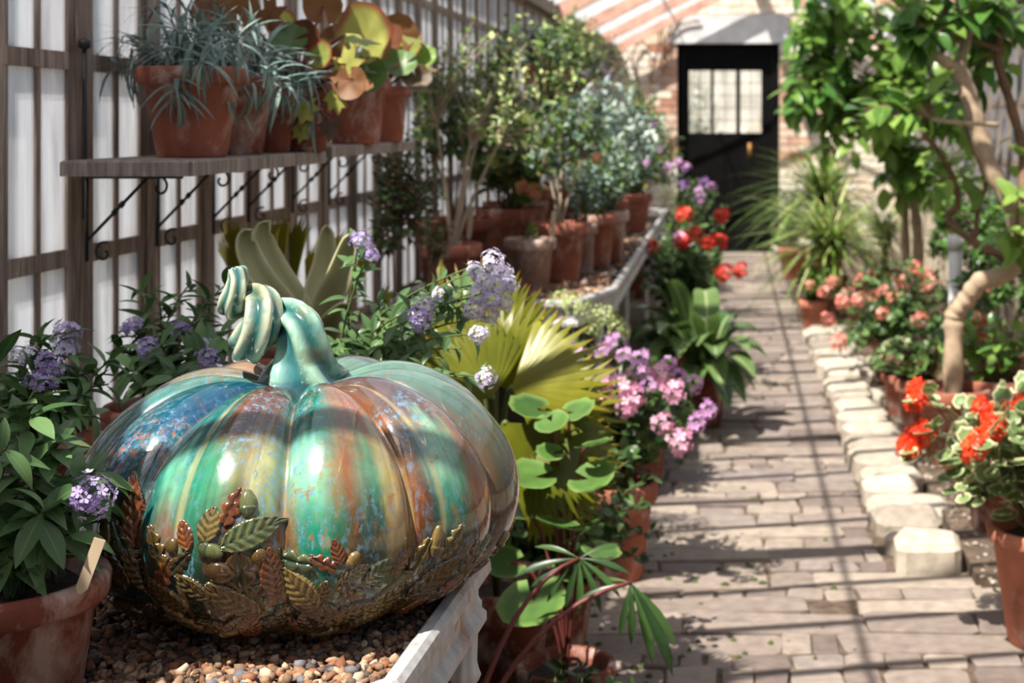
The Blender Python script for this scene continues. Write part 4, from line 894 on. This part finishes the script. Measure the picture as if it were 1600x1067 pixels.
def palm(loc, r, h, label, fans, mat, seed, sc=1, trunk=.0):
    p = plant('potted_palm', loc, label, 'palm'); pot(p, r, h, 'terra_dark'); rr = random.Random(seed); sb = MB(); src = Vector((0, 0, h*.86))
    tp = [fan(18, 2.5, .62, seed+k) for k in range(2)]+[fan(9, .5, .7, seed+3, .55)]; ms_ = [MB().add(*q).mesh('frond', mat if i else mat, True) for i, q in enumerate(tp)]
    for px, py, d, ang, size, dy, kind in fans:
        e = at(px, py, d)-p.location; sb.tube(qcurve(src, Vector((src.x+(e.x-src.x)*.3, src.y+(e.y-src.y)*.4, max(src.z, e.z)-.02)), e, 7), [.006]*8, 6)
        di = Vector((math.cos(math.radians(ang)), dy, math.sin(math.radians(ang)))); o_ = link('frond', ms_[kind], p); o_.matrix_basis = basis(e, di, Vector((rr.uniform(-.25, .25), -1, .45)), size*d/F)
    tag(sb.build('stems', 'stem', p), kind='stuff'); return p
palm((-.93, 3.1, 0), .13, .34, 'upright golden palm against the window wall behind the strap leaves', [(430, 470, 3.05, 100, 150, .1, 2), (400, 460, 3.0, 110, 150, -.1, 2), (455, 470, 3.1, 88, 150, .1, 2), (500, 470, 3.1, 75, 130, .1, 2), (385, 470, 3.05, 112, 130, .0, 2), (372, 450, 3.0, 96, 100, .0, 2), (540, 480, 3.05, 70, 120, .0, 2), (440, 440, 3.2, 95, 130, .2, 2), (480, 480, 3.0, 84, 110, -.2, 2), (585, 540, 2.95, 80, 110, -.1, 2), (600, 560, 2.95, 65, 100, -.2, 2)], 'palm_gold', 3)
palm((-.50, 3.02, 0), .13, .30, 'fan palm with golden pleated fans beside the right flank of the pumpkin', [(775, 600, 2.9, 48, 150, -.1, 0), (800, 605, 2.85, 10, 170, -.15, 1), (770, 620, 2.85, 125, 150, .0, 0), (815, 690, 2.8, -12, 150, -.3, 0), (745, 560, 2.95, 85, 160, .1, 1), (840, 705, 2.78, -22, 140, -.35, 1), (790, 660, 2.8, -75, 140, -.3, 0), (700, 600, 3.0, 80, 130, 0, 0), (770, 560, 2.95, 68, 140, .1, 0), (690, 470, 3.1, 92, 70, 0, 2), (868, 715, 2.9, -4, 110, -.2, 1), (850, 640, 2.95, 22, 140, -.1, 0), (850, 760, 2.9, -35, 110, -.25, 0)], 'palm', 5)

# begonias and foliage standing on the floor beside the table
def round_begonia(loc, label, specs, seed):
    p = plant('potted_begonia', loc, label); pot(p, .10, .19, 'terra_dark'); rr = random.Random(seed); sb = MB(); src = Vector((0, 0, .16))
    for px, py, d, size, tilt in specs:
        e = at(px, py, d)-p.location; P = qcurve(src, Vector((src.x*.6+e.x*.4, src.y*.6+e.y*.4, e.z)), e, 6); sb.tube(P, .0035, 6, False); s_ = size*d/F*.92
        di = Vector((math.cos(math.radians(tilt)), -.45, .1+.3*math.sin(math.radians(tilt)))); o_ = link('leaf', leafmesh('round', 'roundleaf'), p); o_.matrix_basis = basis(e-di.normalized()*s_*.3, di, Vector((rr.uniform(-.3, .3), -.25+rr.uniform(-.3, .2), 1)), s_)
    tag(sb.build('stems', 'stem_red', p), kind='stuff'); return p
round_begonia((-.33, 2.84, 0), 'round leaved green begonia with a red stem right of the pumpkin', [(842, 640, 2.78, 78, 170), (890, 645, 2.78, 70, 10), (860, 655, 2.74, 60, -80), (918, 698, 2.72, 68, 30), (868, 708, 2.74, 50, 190), (845, 745, 2.72, 90, 180), (912, 748, 2.72, 84, -10), (890, 825, 2.7, 90, 150), (930, 858, 2.68, 70, -60), (905, 835, 2.75, 80, 60), (835, 930, 2.72, 120, -90), (880, 900, 2.8, 90, 0), (800, 880, 2.8, 80, 180), (820, 800, 2.85, 80, 170)], 4)
pb = plant('potted_begonia', (-.47, 2.48, 0), 'finger leaved begonia with red stems reaching over the paving', 'potted plant'); pot(pb, .09, .17, 'terra_dark'); sb = MB(); rr = random.Random(5)
for (hx, hy, hd), fingers in (((985, 910, 2.6), [(-100, 75, -.3), (-85, 85, -.35), (-68, 115, -.35), (-58, 140, -.3), (-48, 110, -.2), (195, 85, -.2), (180, 60, .3)]), ((905, 872, 2.62), [(190, 95, -.2), (205, 80, -.3), (-105, 70, -.4), (-85, 75, -.4), (-60, 80, -.35), (-35, 80, -.3), (-10, 75, -.2), (20, 60, .2), (165, 70, .2), (230, 75, -.3)])):
    e = at(hx, hy, hd)-pb.location; src = Vector((0, 0, .15)); sb.tube(qcurve(src, Vector((e.x*.35, e.y*.4, e.z-.02)), e, 8), [.006-.0003*k for k in range(9)], 6)
    for an, ln, dy in fingers:
        di = Vector((math.cos(math.radians(an)), dy, math.sin(math.radians(an))+.12)); o_ = link('leaflet', leafmesh('finger', 'green_dark'), pb); o_.matrix_basis = basis(e, di, Vector((.2, -.6, 1)), ln*1.15*hd/F, ln*.9*hd/F)
sb.build('stems', 'stem_red', pb)
def simple(name, loc, r, h, label, c, rad, n, leaf, size, per, mat, seed, potm='terra', stem='stem', parts=False, flowers=None, fscale=1.0, cat='potted plant', group=None, lay=.35, sr=.0028, t0=.3, pet=0, base=.66, potted=True, low=-.35, rise=.6, soil=True, rim=.22, hubs=0):
    """potted plant whose foliage fills a dome; flowers = [(kind, px, py, d)] on stems of their own"""
    p = plant(name, loc, label, cat, group)
    if potted: pot(p, r, h, potm, rim, soil, base)
    tg = dome(c, rad, n, seed, low); fl_ = {}
    for q in flowers or []:
        fl_[len(tg)] = q[0]; tg.append(at(*q[1:])-p.location)
    bush(p, (0, 0, h*.86 if potted else 0), tg, leaf, size, per, mat, stem, sr, parts, seed, t0, .3, min(.04, r*.4), rise, .5, fl_, None, fscale, lay, pet, hubs); return p
simple('potted_ivy', (-.43, 3.35, 0), .12, .2, 'fine leaved green ivy filling the shade below the golden fans', (.03, -.04, .34), (.24, .2, .24), 64, ['small', 'gera'], .042, 12, ['green_mid', 'green_dark'], 21, 'terra_dark')
simple('potted_stonecrop', (-.30, 2.62, 0), .09, .12, 'low dark green rosette plant on the paving beneath the finger leaves', (0, .02, .17), (.15, .12, .09), 34, 'ovate', .045, 9, 'green_dark', 22, 'terra_dark')
simple('potted_geranium', (-.33, 3.97, 0), .125, .27, 'pink and mauve flowered geranium in a pot at the path edge', (.0, 0, .42), (.25, .22, .18), 46, ['gera', 'small'], .045, 9, ['green_mid', 'green_dark'], 23, 'terra', flowers=
       [('mauve', 975, 555, 3.9), ('mauve', 945, 550, 3.95), ('mauve', 1000, 560, 3.9), ('mauve', 890, 540, 3.95), ('mauve', 920, 575, 3.85), ('pink', 1030, 585, 3.85), ('mauve', 1045, 570, 3.9), ('pink', 975, 600, 3.8), ('pink', 945, 590, 3.8), ('mauve', 1000, 575, 3.8), ('pink', 940, 618, 3.8), ('pink', 980, 635, 3.78), ('mauve', 1060, 590, 3.9), ('mauve', 1085, 600, 3.9), ('pink', 1052, 612, 3.8), ('pink', 893, 600, 3.8), ('pink', 1035, 660, 3.78), ('pink', 1062, 690, 3.75), ('mauve', 1087, 660, 3.8), ('mauve', 1105, 640, 3.85), ('mauve', 960, 535, 3.95), ('pink', 990, 620, 3.8), ('mauve', 905, 555, 3.9), ('mauve', 1015, 600, 3.8)], fscale=1.0)
simple('potted_herb', (-.47, 4.2, 0), .11, .24, 'feathery plant with pale lime umbels below the staging table corner', (0, 0, .5), (.2, .18, .18), 34, 'needle', .04, 16, ['green_mid', 'greyleaf'], 24, 'terra_dark', flowers=[('umbel', 925, 510, 4.1), ('umbel', 965, 515, 4.1), ('umbel', 900, 480, 4.2), ('umbel', 945, 495, 4.15), ('umbel', 880, 470, 4.2)], fscale=.75)
pa = plant('potted_aspidistra', (-.13, 5.95, 0), 'arching striped strap leaved aspidistra overhanging the path'); pot(pa, .13, .24, 'terra_dark'); rr = random.Random(31)
tips = [(1200, 560, 5.8, .55), (1180, 590, 5.7, .5), (1165, 630, 5.7, .5), (1190, 520, 6.0, .5), (1140, 640, 5.6, .45), (1120, 560, 5.5, .45), (1100, 500, 5.7, .4), (1040, 440, 5.8, .35), (1010, 450, 5.9, .35), (985, 490, 5.8, .4), (1060, 560, 5.5, .4), (1150, 500, 6.0, .45), (1170, 550, 5.75, .5), (1010, 560, 5.6, .4), (1080, 620, 5.5, .4), (1130, 610, 5.55, .45), (1050, 480, 6.1, .4), (1100, 455, 6.1, .4), (990, 530, 5.7, .4), (1180, 610, 5.9, .5), (1030, 520, 5.5, .35), (1090, 540, 5.6, .4)]
sb = MB()
for tx, ty, td, ln in tips:
    e = at(tx, ty, td)-pa.location; s0 = Vector((rr.uniform(-.04, .04), rr.uniform(-.04, .04), .2)); mid = s0+(e-s0)*.5+Vector((0, 0, .17+rr.uniform(0, .06))); P = qcurve(s0, mid, e, 11); v = []; f = []; uv = []
    sd0 = Vector((-(e-s0).y, (e-s0).x, 0)).normalized()
    for i, q in enumerate(P):
        t = i/11; wv = .058*max(.06, math.sin(PI*max(0, (t-.12)/.88))**.75)
        for s_ in (-1, 0, 1): v.append(tuple(q+sd0*wv*s_+Vector((0, 0, abs(s_)*wv*.35)))); uv.append((.5+s_*.5, t))
    for i in range(11):
        for k in range(2): f.append((i*3+k, i*3+k+1, i*3+k+4, i*3+k+3))
    MB().add(v, f, uv).build('leaf', 'aspi', pa)
simple('potted_geranium', (-.24, 7.0, 0), .14, .3, 'tall red flowered geranium standing left of the path', (0, 0, .52), (.24, .24, .24), 50, ['gera', 'small'], .06, 9, ['green_mid', 'green_dark'], 25, 'terra_dark', flowers=[('red', 1070, 336, 6.9), ('red', 1127, 337, 6.8), ('red', 1086, 366, 6.8), ('red', 1106, 378, 6.8), ('red', 1125, 378, 6.9), ('pink', 1062, 372, 6.9), ('red', 1130, 426, 6.6), ('red', 1156, 422, 6.6), ('red', 1068, 378, 6.9), ('red', 1020, 385, 6.9)], fscale=1.15)
simple('potted_geranium', (-.28, 6.5, 0), .12, .22, 'leafy trailing geranium spilling to the paving below the red blooms', (.05, 0, .28), (.26, .3, .16), 44, ['gera', 'small'], .05, 9, ['green', 'green_mid', 'green_dark'], 26, 'terra_dark')
simple('potted_daisy', (-.28, 9.2, 0), .14, .4, 'mauve flowered bush beyond the red geranium before the black door', (0, 0, .66), (.28, .28, .26), 50, 'small', .06, 9, ['green_mid', 'green_dark'], 27, 'terra_dark', flowers=[('purple', 1100, 285, 9), ('mauve', 1092, 298, 9), ('mauve', 1060, 255, 9), ('mauve', 1112, 292, 8.9), ('purple', 1068, 290, 8.9), ('mauve', 1094, 312, 8.9), ('mauve', 1072, 262, 9), ('pink', 1012, 325, 8.5), ('mauve', 1045, 262, 9)], fscale=1.3)

# pots on the far table
TB = GZ+.012
simple('potted_shrub', (-.985, 5.02, TB), .15, .235, 'widest dark pot at the left front of the staging table with leafy shrub', (.0, .05, .52), (.2, .25, .26), 50, 'ovate', .05, 12, ['green_mid', 'green_dark', 'russet'], 41, 'terra_dark', 'stem_brown', rim=.2, hubs=4)
simple('potted_shrub', (-.915, 4.66, TB), .098, .175, 'pale stemmed open shrub in the front left pot of the staging table', (.04, .15, .60), (.28, .24, .36), 64, ['ovate', 'small'], .046, 10, ['green', 'green_mid', 'umbel'], 42, 'terra', 'stem_pale', sr=.004, t0=.3, rise=.35, rim=.25, hubs=4, parts=True)
simple('potted_seedling', (-.685, 4.84, TB), .09, .178, 'small dusty pot with one green seedling at the staging table front', (0, 0, .2), (.02, .02, .03), 5, 'ovate', .035, 3, 'green', 43, 'terra_dust', base=.68)
simple('potted_pelargonium', (-.625, 5.16, TB), .108, .21, 'upright bushy pelargonium in the pot behind the dusty one', (.03, .05, .47), (.18, .18, .22), 60, ['small', 'ovate'], .042, 11, ['green', 'green_mid', 'greyleaf'], 44, 'terra', 'stem_pale', sr=.003, t0=.3, flowers=[('peach', 922, 228, 5.2), ('peach', 932, 246, 5.1)], fscale=.5, hubs=4, parts=True)
simple('potted_herb', (-.565, 5.40, TB), .058, .19, 'narrow grey pot wedged between two terracotta pots on the staging table', (0, 0, .3), (.1, .1, .12), 22, 'small', .034, 9, 'greyleaf', 45, 'terra_dust')
simple('potted_herb', (-.535, 5.61, TB), .085, .21, 'terracotta pot of silvery herb near the staging table edge, nearer one', (.0, .02, .36), (.17, .17, .17), 44, 'small', .04, 11, ['greyleaf', 'green_mid'], 46, 'terra')
simple('potted_herb', (-.505, 5.85, TB), .085, .21, 'lime stained pot of silvery herb at the edge behind its twin', (.0, .02, .36), (.16, .16, .17), 44, 'small', .04, 11, ['greyleaf', 'silver', 'green_mid'], 47, 'terra_lime')
simple('potted_shrub', (-.86, 5.55, TB), .14, .24, 'big rimmed pot mid table holding the orange tinged begonia', (0, 0, .42), (.22, .22, .2), 36, ['beg', 'ovate'], .075, 8, ['green_mid', 'green', 'begonia'], 48, 'terra', 'stem_brown', rim=.3, flowers=[('peach', 815, 292, 5.4), ('peach', 832, 298, 5.4)], fscale=.7)
simple('potted_shrub', (-.90, 5.95, TB), .14, .24, 'tall green shrub by the window reaching up beside the roof', (.05, 0, .64), (.26, .3, .42), 90, ['ovate', 'small'], .052, 13, ['green', 'green_mid', 'green_dark', 'umbel'], 49, 'terra_dark', 'stem_brown', sr=.004, hubs=6)
simple('potted_senecio', (-.58, 6.42, TB), .12, .22, 'silver white leaved bush in the middle of the far staging table', (.02, 0, .50), (.24, .26, .26), 70, ['ovate', 'small'], .055, 11, ['silver', 'greyleaf'], 50, 'terra', 'silver', hubs=5)
simple('potted_lavender', (-.52, 7.4, TB), .11, .2, 'grey green bush with violet spikes at the far staging table edge', (.02, 0, .38), (.22, .26, .28), 70, ['needle', 'small'], .05, 13, ['greyleaf', 'green_mid'], 51, 'terra', flowers=[('purple', 1020, 195, 7.4), ('purple', 1012, 215, 7.3), ('purple', 1000, 225, 7.3), ('mauve', 1030, 235, 7.3), ('mauve', 1010, 255, 7.2)], fscale=.7)
simple('potted_shrub', (-.86, 7.0, TB), .14, .24, 'dark purple tinged shrub against the window wall beyond the silver bush', (.05, .0, .45), (.24, .28, .25), 80, ['ovate', 'small'], .055, 12, ['green_dark', 'greyleaf', 'green_mid'], 52, 'terra_dark', 'stem_brown', flowers=[('purple', 828, 165, 6.6), ('purple', 818, 160, 6.6), ('purple', 822, 175, 6.6)], fscale=.8, hubs=5)
simple('potted_shrub', (-.70, 8.3, TB), .15, .26, 'yellow flecked shrub on the far end of the staging table', (.05, 0, .52), (.28, .34, .30), 80, ['ovate', 'small'], .06, 12, ['green_mid', 'green', 'palm', 'greyleaf'], 53, 'terra_dark', 'stem_brown', hubs=5)
simple('potted_trailer', (-1.0, 7.3, 1.42), .085, .15, 'left small pot on the high far shelf with grey green trailer', (.02, 0, .2), (.17, .2, .16), 46, 'small', .045, 11, ['green_dark', 'greyleaf'], 54, 'terra')
simple('potted_trailer', (-1.0, 8.2, 1.42), .085, .15, 'middle pot on the high far shelf with pale climbing shoots', (.08, 0, .26), (.22, .24, .24), 60, 'small', .05, 11, ['green_mid', 'green', 'umbel'], 55, 'terra')
simple('potted_trailer', (-1.0, 9.1, 1.42), .085, .15, 'last pot on the high far shelf trailing purple flowers', (.14, 0, .14), (.28, .26, .28), 60, 'small', .05, 11, ['green_mid', 'russet', 'green_dark'], 56, 'terra', flowers=[('purple', 905, 95, 9), ('purple', 925, 110, 9), ('purple', 940, 105, 9), ('purple', 912, 118, 8.9), ('purple', 950, 118, 9), ('purple', 930, 90, 9)], fscale=1.0)
simple('potted_shrub', (-.74, 10.3, 0), .18, .4, 'large grey leaved shrub before the back wall left of the door', (.05, 0, .95), (.36, .5, .5), 100, ['ovate', 'small'], .07, 13, ['greyleaf', 'green_mid', 'palm'], 57, 'terra_dark', 'stem_brown', sr=.005, hubs=6)
simple('potted_climber', (-1.0, 4.26, 0), .10, .3, 'russet twiggy climber on the window wall past the second shelf', (.02, .0, .98), (.13, .18, .34), 70, 'small', .042, 13, ['russet', 'green_dark', 'green_mid'], 58, 'terra_dark', 'stem_brown', sr=.003, hubs=3)
for lx, ly, ld, nm in ((735, 345, 4.7, 'white plant label in the front left pot of the staging table'), (864, 352, 4.95, 'white plant label beside the pelargonium on the staging table')):
    o_ = link('plant_tag', tgm); o_.location = at(lx, ly, ld); o_.rotation_euler = (0, .1, 0); tag(o_, nm, 'plant tag')

# ------------------------------------------------------------------ the right bed
simple('potted_geranium', (.775, 3.48, .0), .15, .285, 'variegated geranium with scarlet blooms in the clean pot at right', (-.02, 0, .42), (.27, .24, .16), 40, 'gera', .062, 9, 'vari', 61, 'terra_new', parts=True, pet=.03, rim=.13, flowers=
       [('scarlet', 1437, 612, 3.5), ('scarlet', 1432, 626, 3.48), ('scarlet', 1441, 676, 3.4), ('scarlet', 1418, 698, 3.4), ('scarlet', 1428, 690, 3.42), ('scarlet', 1535, 638, 3.4), ('scarlet', 1580, 638, 3.45), ('scarlet', 1600, 632, 3.45), ('scarlet', 1552, 668, 3.35), ('scarlet', 1530, 688, 3.3), ('scarlet', 1522, 700, 3.28), ('scarlet', 1565, 640, 3.5)], fscale=.95)
simple('potted_trailer', (.80, 4.35, .03), .10, .2, 'limescaled pot just behind the scarlet geranium', (0, 0, .24), (.12, .12, .08), 16, 'gera', .04, 6, 'green_mid', 62, 'terra_lime')
simple('potted_geranium', (.735, 5.55, .03), .10, .24, 'brown terracotta pot of red leaved pelargonium beside the kerb', (.03, 0, .3), (.18, .16, .10), 24, 'gera', .055, 7, ['green_mid', 'russet'], 63, 'terra')
simple('potted_geranium', (.72, 6.05, .03), .085, .17, 'smaller kerbside pot of pale pink edged foliage', (.0, 0, .22), (.15, .14, .09), 24, 'gera', .05, 7, ['vari', 'green_mid'], 64, 'terra')
simple('potted_shrub', (.98, 5.25, .03), .15, .3, 'wide terracotta pot with glossy shoots behind the scarlet geranium', (-.05, 0, .4), (.18, .16, .14), 22, 'ovate', .09, 6, ['glossy', 'glossy_dark'], 65, 'terra', parts=True)
simple('geranium_bush', (.80, 6.75, .03), .15, .22, 'salmon pink flowered geranium hedge filling the bed right of kerb', (.0, 0, .32), (.36, .5, .28), 90, ['gera', 'small'], .055, 9, ['green_dark', 'green_mid'], 66, 'terra', flowers=
       [('salmon', 1345, 440, 6.8), ('salmon', 1290, 455, 7), ('salmon', 1317, 472, 6.6), ('salmon', 1440, 430, 6.9), ('salmon', 1450, 432, 6.9), ('salmon', 1460, 440, 6.8), ('salmon', 1445, 450, 6.7), ('salmon', 1412, 440, 6.9), ('salmon', 1398, 445, 6.9), ('salmon', 1396, 465, 6.6), ('salmon', 1410, 452, 6.7), ('salmon', 1495, 457, 6.7), ('salmon', 1437, 500, 6.3), ('salmon', 1378, 490, 6.4), ('salmon', 1311, 535, 6.3), ('salmon', 1295, 500, 6.5), ('salmon', 1550, 455, 6.6), ('salmon', 1430, 418, 7), ('salmon', 1340, 470, 6.6), ('salmon', 1365, 462, 6.6), ('salmon', 1380, 455, 6.8)], fscale=1.1, t0=.15, low=-.6)
simple('potted_pelargonium', (.49, 8.55, .0), .085, .2, 'sunlit terracotta pot at the far end of the kerb', (.04, 0, .3), (.14, .14, .12), 24, 'gera', .055, 7, ['green_mid', 'green'], 67, 'terra_new', flowers=[('salmon', 1265, 445, 8.4), ('salmon', 1300, 440, 8.4)])
simple('potted_shrub', (1.22, 6.3, .03), .14, .26, 'dark leafy shrub by the right wall behind the bent trunk', (0, 0, .5), (.24, .3, .3), 70, ['ovate', 'small'], .07, 11, ['green_dark', 'green_mid', 'glossy_dark'], 91, 'terra', 'stem_brown', hubs=5)
simple('potted_shrub', (1.25, 7.5, .03), .14, .26, 'loose green shrub against the right wall beyond the bent trunk', (0, 0, .6), (.22, .4, .42), 70, ['ovate', 'small'], .075, 11, ['green_mid', 'green', 'glossy_dark'], 92, 'terra', 'stem_brown', hubs=5)
simple('potted_ivy', (-.32, 4.95, 0), .11, .2, 'low dark ivy between the pink geranium and the aspidistra', (.0, 0, .28), (.2, .24, .2), 50, ['gera', 'small'], .05, 10, ['green_dark', 'green_mid'], 93, 'terra_dark')
simple('potted_fern', (-.26, 7.9, 0), .12, .25, 'green filler bush behind the red geranium left of the path', (.0, 0, .45), (.22, .26, .28), 56, ['gera', 'small'], .06, 10, ['green_dark', 'green_mid', 'green'], 94, 'terra_dark')
def spray(name, loc, label, r, h, n, ln, z0, mats, seed, tpl=('grass', 'grass2'), arch=.9, cat='potted plant'):
    p = plant(name, loc, label, cat); pot(p, r, h, 'terra'); rr = random.Random(seed); sb = MB(); k = 0
    for i in range(n):
        a = i*2.39996; el = .25+1.15*((i*.37) % 1); src = Vector((rr.uniform(-.04, .04), rr.uniform(-.04, .04), z0*rr.uniform(.8, 1.0)))
        d = Vector((math.cos(a)*math.cos(el), math.sin(a)*math.cos(el), math.sin(el))); s_ = ln*rr.uniform(.7, 1.1); mm = rr.choice(mats); lt = rr.choice(tpl); mx = basis(src, d, Vector((-d.x, -d.y, 1.2)), s_)
        if k < 280: o_ = link('leaf', leafmesh(lt, mm), p); o_.matrix_basis = mx; k += 1
        else: sb.addT(T[lt], mx)
    tr = MB().tube([(0, 0, h*.8), (0, 0, z0)], [.03, .022], 8); tr.build('crown', 'stem_brown', p); return p
spray('potted_spider_plant', (.62, 8.95, 0), 'arching pale striped spider plant beyond the pink geranium bed', .12, .3, 260, .58, .5, ['spider', 'spider', 'green'], 71)
spray('potted_grass_palm', (.66, 10.3, 0), 'tall feathery grass palm spraying beside the black door', .16, .35, 280, .66, .74, ['spider', 'green_mid', 'green'], 72)
spray('potted_spider_plant', (1.02, 9.5, .03), 'second striped spider plant further into the right bed', .12, .25, 160, .40, .5, ['spider', 'green_mid'], 73)
simple('potted_shrub', (.50, 11.6, 0), .13, .25, 'dark twiggy shrub at the right foot of the door', (0, 0, .5), (.2, .3, .3), 40, 'ovate', .08, 8, ['green_dark', 'green_mid'], 74, 'terra_new', 'stem_brown')

def tree(name, loc, label, trunks, twigs, leaf, size, per, mats, seed, bark='bark', cat='tree', potspec=None, cap=280):
    p = plant(name, loc, label, cat); rr = random.Random(seed)
    if potspec: pot(p, *potspec)
    for pts, r0, r1, bk in trunks:
        P = crom([tuple(at(*q)-p.location) for q in pts], 6); n = len(P)
        rad = [r0+(r1-r0)*i/(n-1) for i in range(n)]; rad = [q*(1+.12*math.sin(i*1.9)) for i, q in enumerate(rad)]
        MB().tube([Vector(q) for q in P], rad, 10).build('branch', bk, p)
    sb = MB(); fo = MB(); k = 0
    for (sx, sy, sd), tips_ in twigs:
        s0 = at(sx, sy, sd)-p.location
        for q in tips_:
            e = at(*q)-p.location; P = qcurve(s0, (s0+e)/2+Vector((0, 0, .06)), e, 6); sb.tube(P, [.007-.0008*i for i in range(7)], 5, False)
            for j in range(per):
                t = .25+.75*(j+rr.random()*.6)/per; i = min(5, int(t*6)); c = P[i].lerp(P[i+1], min(1, t*6-i)); tn = (P[i+1]-P[i]).normalized(); o = tn.orthogonal(); an = j*2.4+rr.uniform(-.3, .3)
                d = (o*math.cos(an)+tn.cross(o)*math.sin(an))*.7+tn*.55+Vector((0, -.1, -.25)); mx = basis(c, d, Vector((rr.uniform(-.4, .1), rr.uniform(-.6, 0), 1)), size*rr.uniform(.7, 1.15)); mm = rr.choice(mats)
                if k < cap: o_ = link('leaf', leafmesh(leaf, mm), p); o_.matrix_basis = mx; k += 1
                else: fo.addT(T[leaf], mx)
    tag(sb.build('twigs', bark, p), kind='stuff')
    if fo.n: tag(fo.build('foliage', mats[0], p), kind='stuff')
    return p
rr = random.Random(77)
def tipset(x0, x1, y0, y1, d0, d1, n): return [(rr.uniform(x0, x1), rr.uniform(y0, y1), rr.uniform(d0, d1)) for _ in range(n)]
tree('citrus_tree', (.80, 5.15, .03), 'smooth pale trunked tree bending over the right bed', [
    ([(1488, 700, 5.1), (1490, 525, 5.1), (1492, 490, 5.1), (1512, 466, 5.08), (1532, 440, 5.05), (1575, 425, 5.05), (1595, 372, 5.05), (1588, 335, 5.05), (1548, 262, 5.05), (1522, 180, 5.05), (1505, 120, 5.05), (1494, 100, 5.05)], .036, .030, 'bark'),
    ([(1498, 110, 5.05), (1470, 92, 5.0), (1442, 76, 5.0)], .022, .018, 'bark'), ([(1500, 105, 5.05), (1510, 60, 5.1), (1520, 20, 5.1), (1500, -30, 5.1)], .022, .012, 'bark'),
    ([(1595, 372, 5.05), (1600, 250, 5.15), (1578, 160, 5.2), (1558, 90, 5.2), (1565, 30, 5.2), (1535, 0, 5.2)], .022, .012, 'bark_dark'), ([(1512, 60, 5.1), (1470, 45, 5.05), (1435, 45, 5.0)], .010, .006, 'bark_dark'), ([(1568, 80, 5.2), (1540, 70, 5.15), (1490, 45, 5.1)], .012, .007, 'bark_dark'),
    ([(1590, 410, 5.05), (1555, 395, 5.1), (1510, 370, 5.15), (1482, 342, 5.2), (1497, 320, 5.2), (1490, 280, 5.2), (1465, 235, 5.2), (1440, 208, 5.2)], .017, .009, 'bark_dark'), ([(1522, 375, 5.15), (1530, 320, 5.2), (1540, 285, 5.2), (1520, 230, 5.2), (1505, 190, 5.2)], .010, .006, 'bark_dark'),
    ([(1560, 195, 5.0), (1500, 192, 4.95), (1455, 185, 4.9), (1440, 170, 4.9)], .009, .005, 'bark')],
    [((1500, 50, 5.1), tipset(1380, 1600, -30, 60, 4.9, 5.4, 22)), ((1440, 45, 5.0), tipset(1380, 1450, 10, 90, 4.9, 5.2, 6)), ((1560, 60, 5.2), tipset(1480, 1610, 20, 200, 5.1, 5.6, 10)), ((1455, 185, 4.9), [(1340, 175, 4.85), (1370, 200, 4.85), (1415, 150, 4.9), (1450, 150, 4.9), (1335, 195, 4.85)]), ((1490, 280, 5.2), [(1450, 310, 5.1), (1470, 250, 5.2), (1530, 300, 5.2)]), ((1590, 372, 5.05), [(1590, 300, 4.9), (1560, 370, 4.9), (1600, 400, 4.9), (1600, 210, 5.2)])],
    'ovate', .115, 7, ['glossy', 'glossy_dark'], 81, 'bark_dark', potspec=(.14, .28, 'terra'))
tree('evergreen_tree', (.78, 8.0, .03), 'dense glossy leaved tree whose crown hangs right of the door', [
    ([(1432, 545, 8.0), (1435, 420, 8.0), (1430, 330, 8.0), (1408, 260, 8.0), (1390, 180, 8.0), (1380, 90, 8.0), (1370, 0, 8)], .036, .018, 'bark'), ([(1418, 545, 8.02), (1416, 420, 8.05), (1412, 300, 8.05), (1398, 200, 8.1), (1430, 100, 8.1)], .028, .015, 'bark'), ([(1395, 190, 8.0), (1340, 130, 7.9), (1290, 90, 7.8)], .015, .008, 'bark_dark'), ([(1385, 110, 8.0), (1330, 50, 7.9), (1290, 20, 7.8)], .015, .008, 'bark_dark'), ([(1398, 210, 8.1), (1450, 160, 8.1), (1480, 120, 8.1)], .015, .008, 'bark_dark')],
    [((1290, 90, 7.8), tipset(1225, 1330, 50, 190, 7.4, 8.0, 22)), ((1290, 20, 7.8), tipset(1240, 1380, -20, 90, 7.4, 8.1, 22)), ((1340, 130, 7.9), tipset(1280, 1400, 100, 260, 7.4, 8.1, 22)), ((1385, 90, 8), tipset(1340, 1490, 0, 200, 7.5, 8.3, 30)), ((1450, 160, 8.1), tipset(1420, 1540, 80, 250, 7.8, 8.5, 16)), ((1400, 230, 8), tipset(1370, 1480, 190, 330, 7.6, 8.2, 16))],
    'ovate', .14, 10, ['glossy', 'glossy_dark'], 82, 'bark_dark', potspec=(.16, .3, 'terra'))
simple('potted_fern', (.46, 12.6, 0), .10, .17, 'small whitewashed pot at the right foot of the black door', (0, 0, .24), (.14, .14, .1), 20, 'small', .06, 8, ['green_mid'], 75, 'white_paint')
# white rain pipe at the right wall
MBp = MB().tube([(1.0, 6.35, .0), (1.0, 6.35, .72)], .03, 14).tube([(1.0, 6.35, .70), (1.0, 6.35, .76)], .036, 14).build('water_pipe', 'white_paint', None); tag(MBp, 'short white standpipe rising from the right hand bed', 'pipe')
print('objects', len(bpy.data.objects), 'tris', sum(len(m.polygons) for m in bpy.data.meshes))
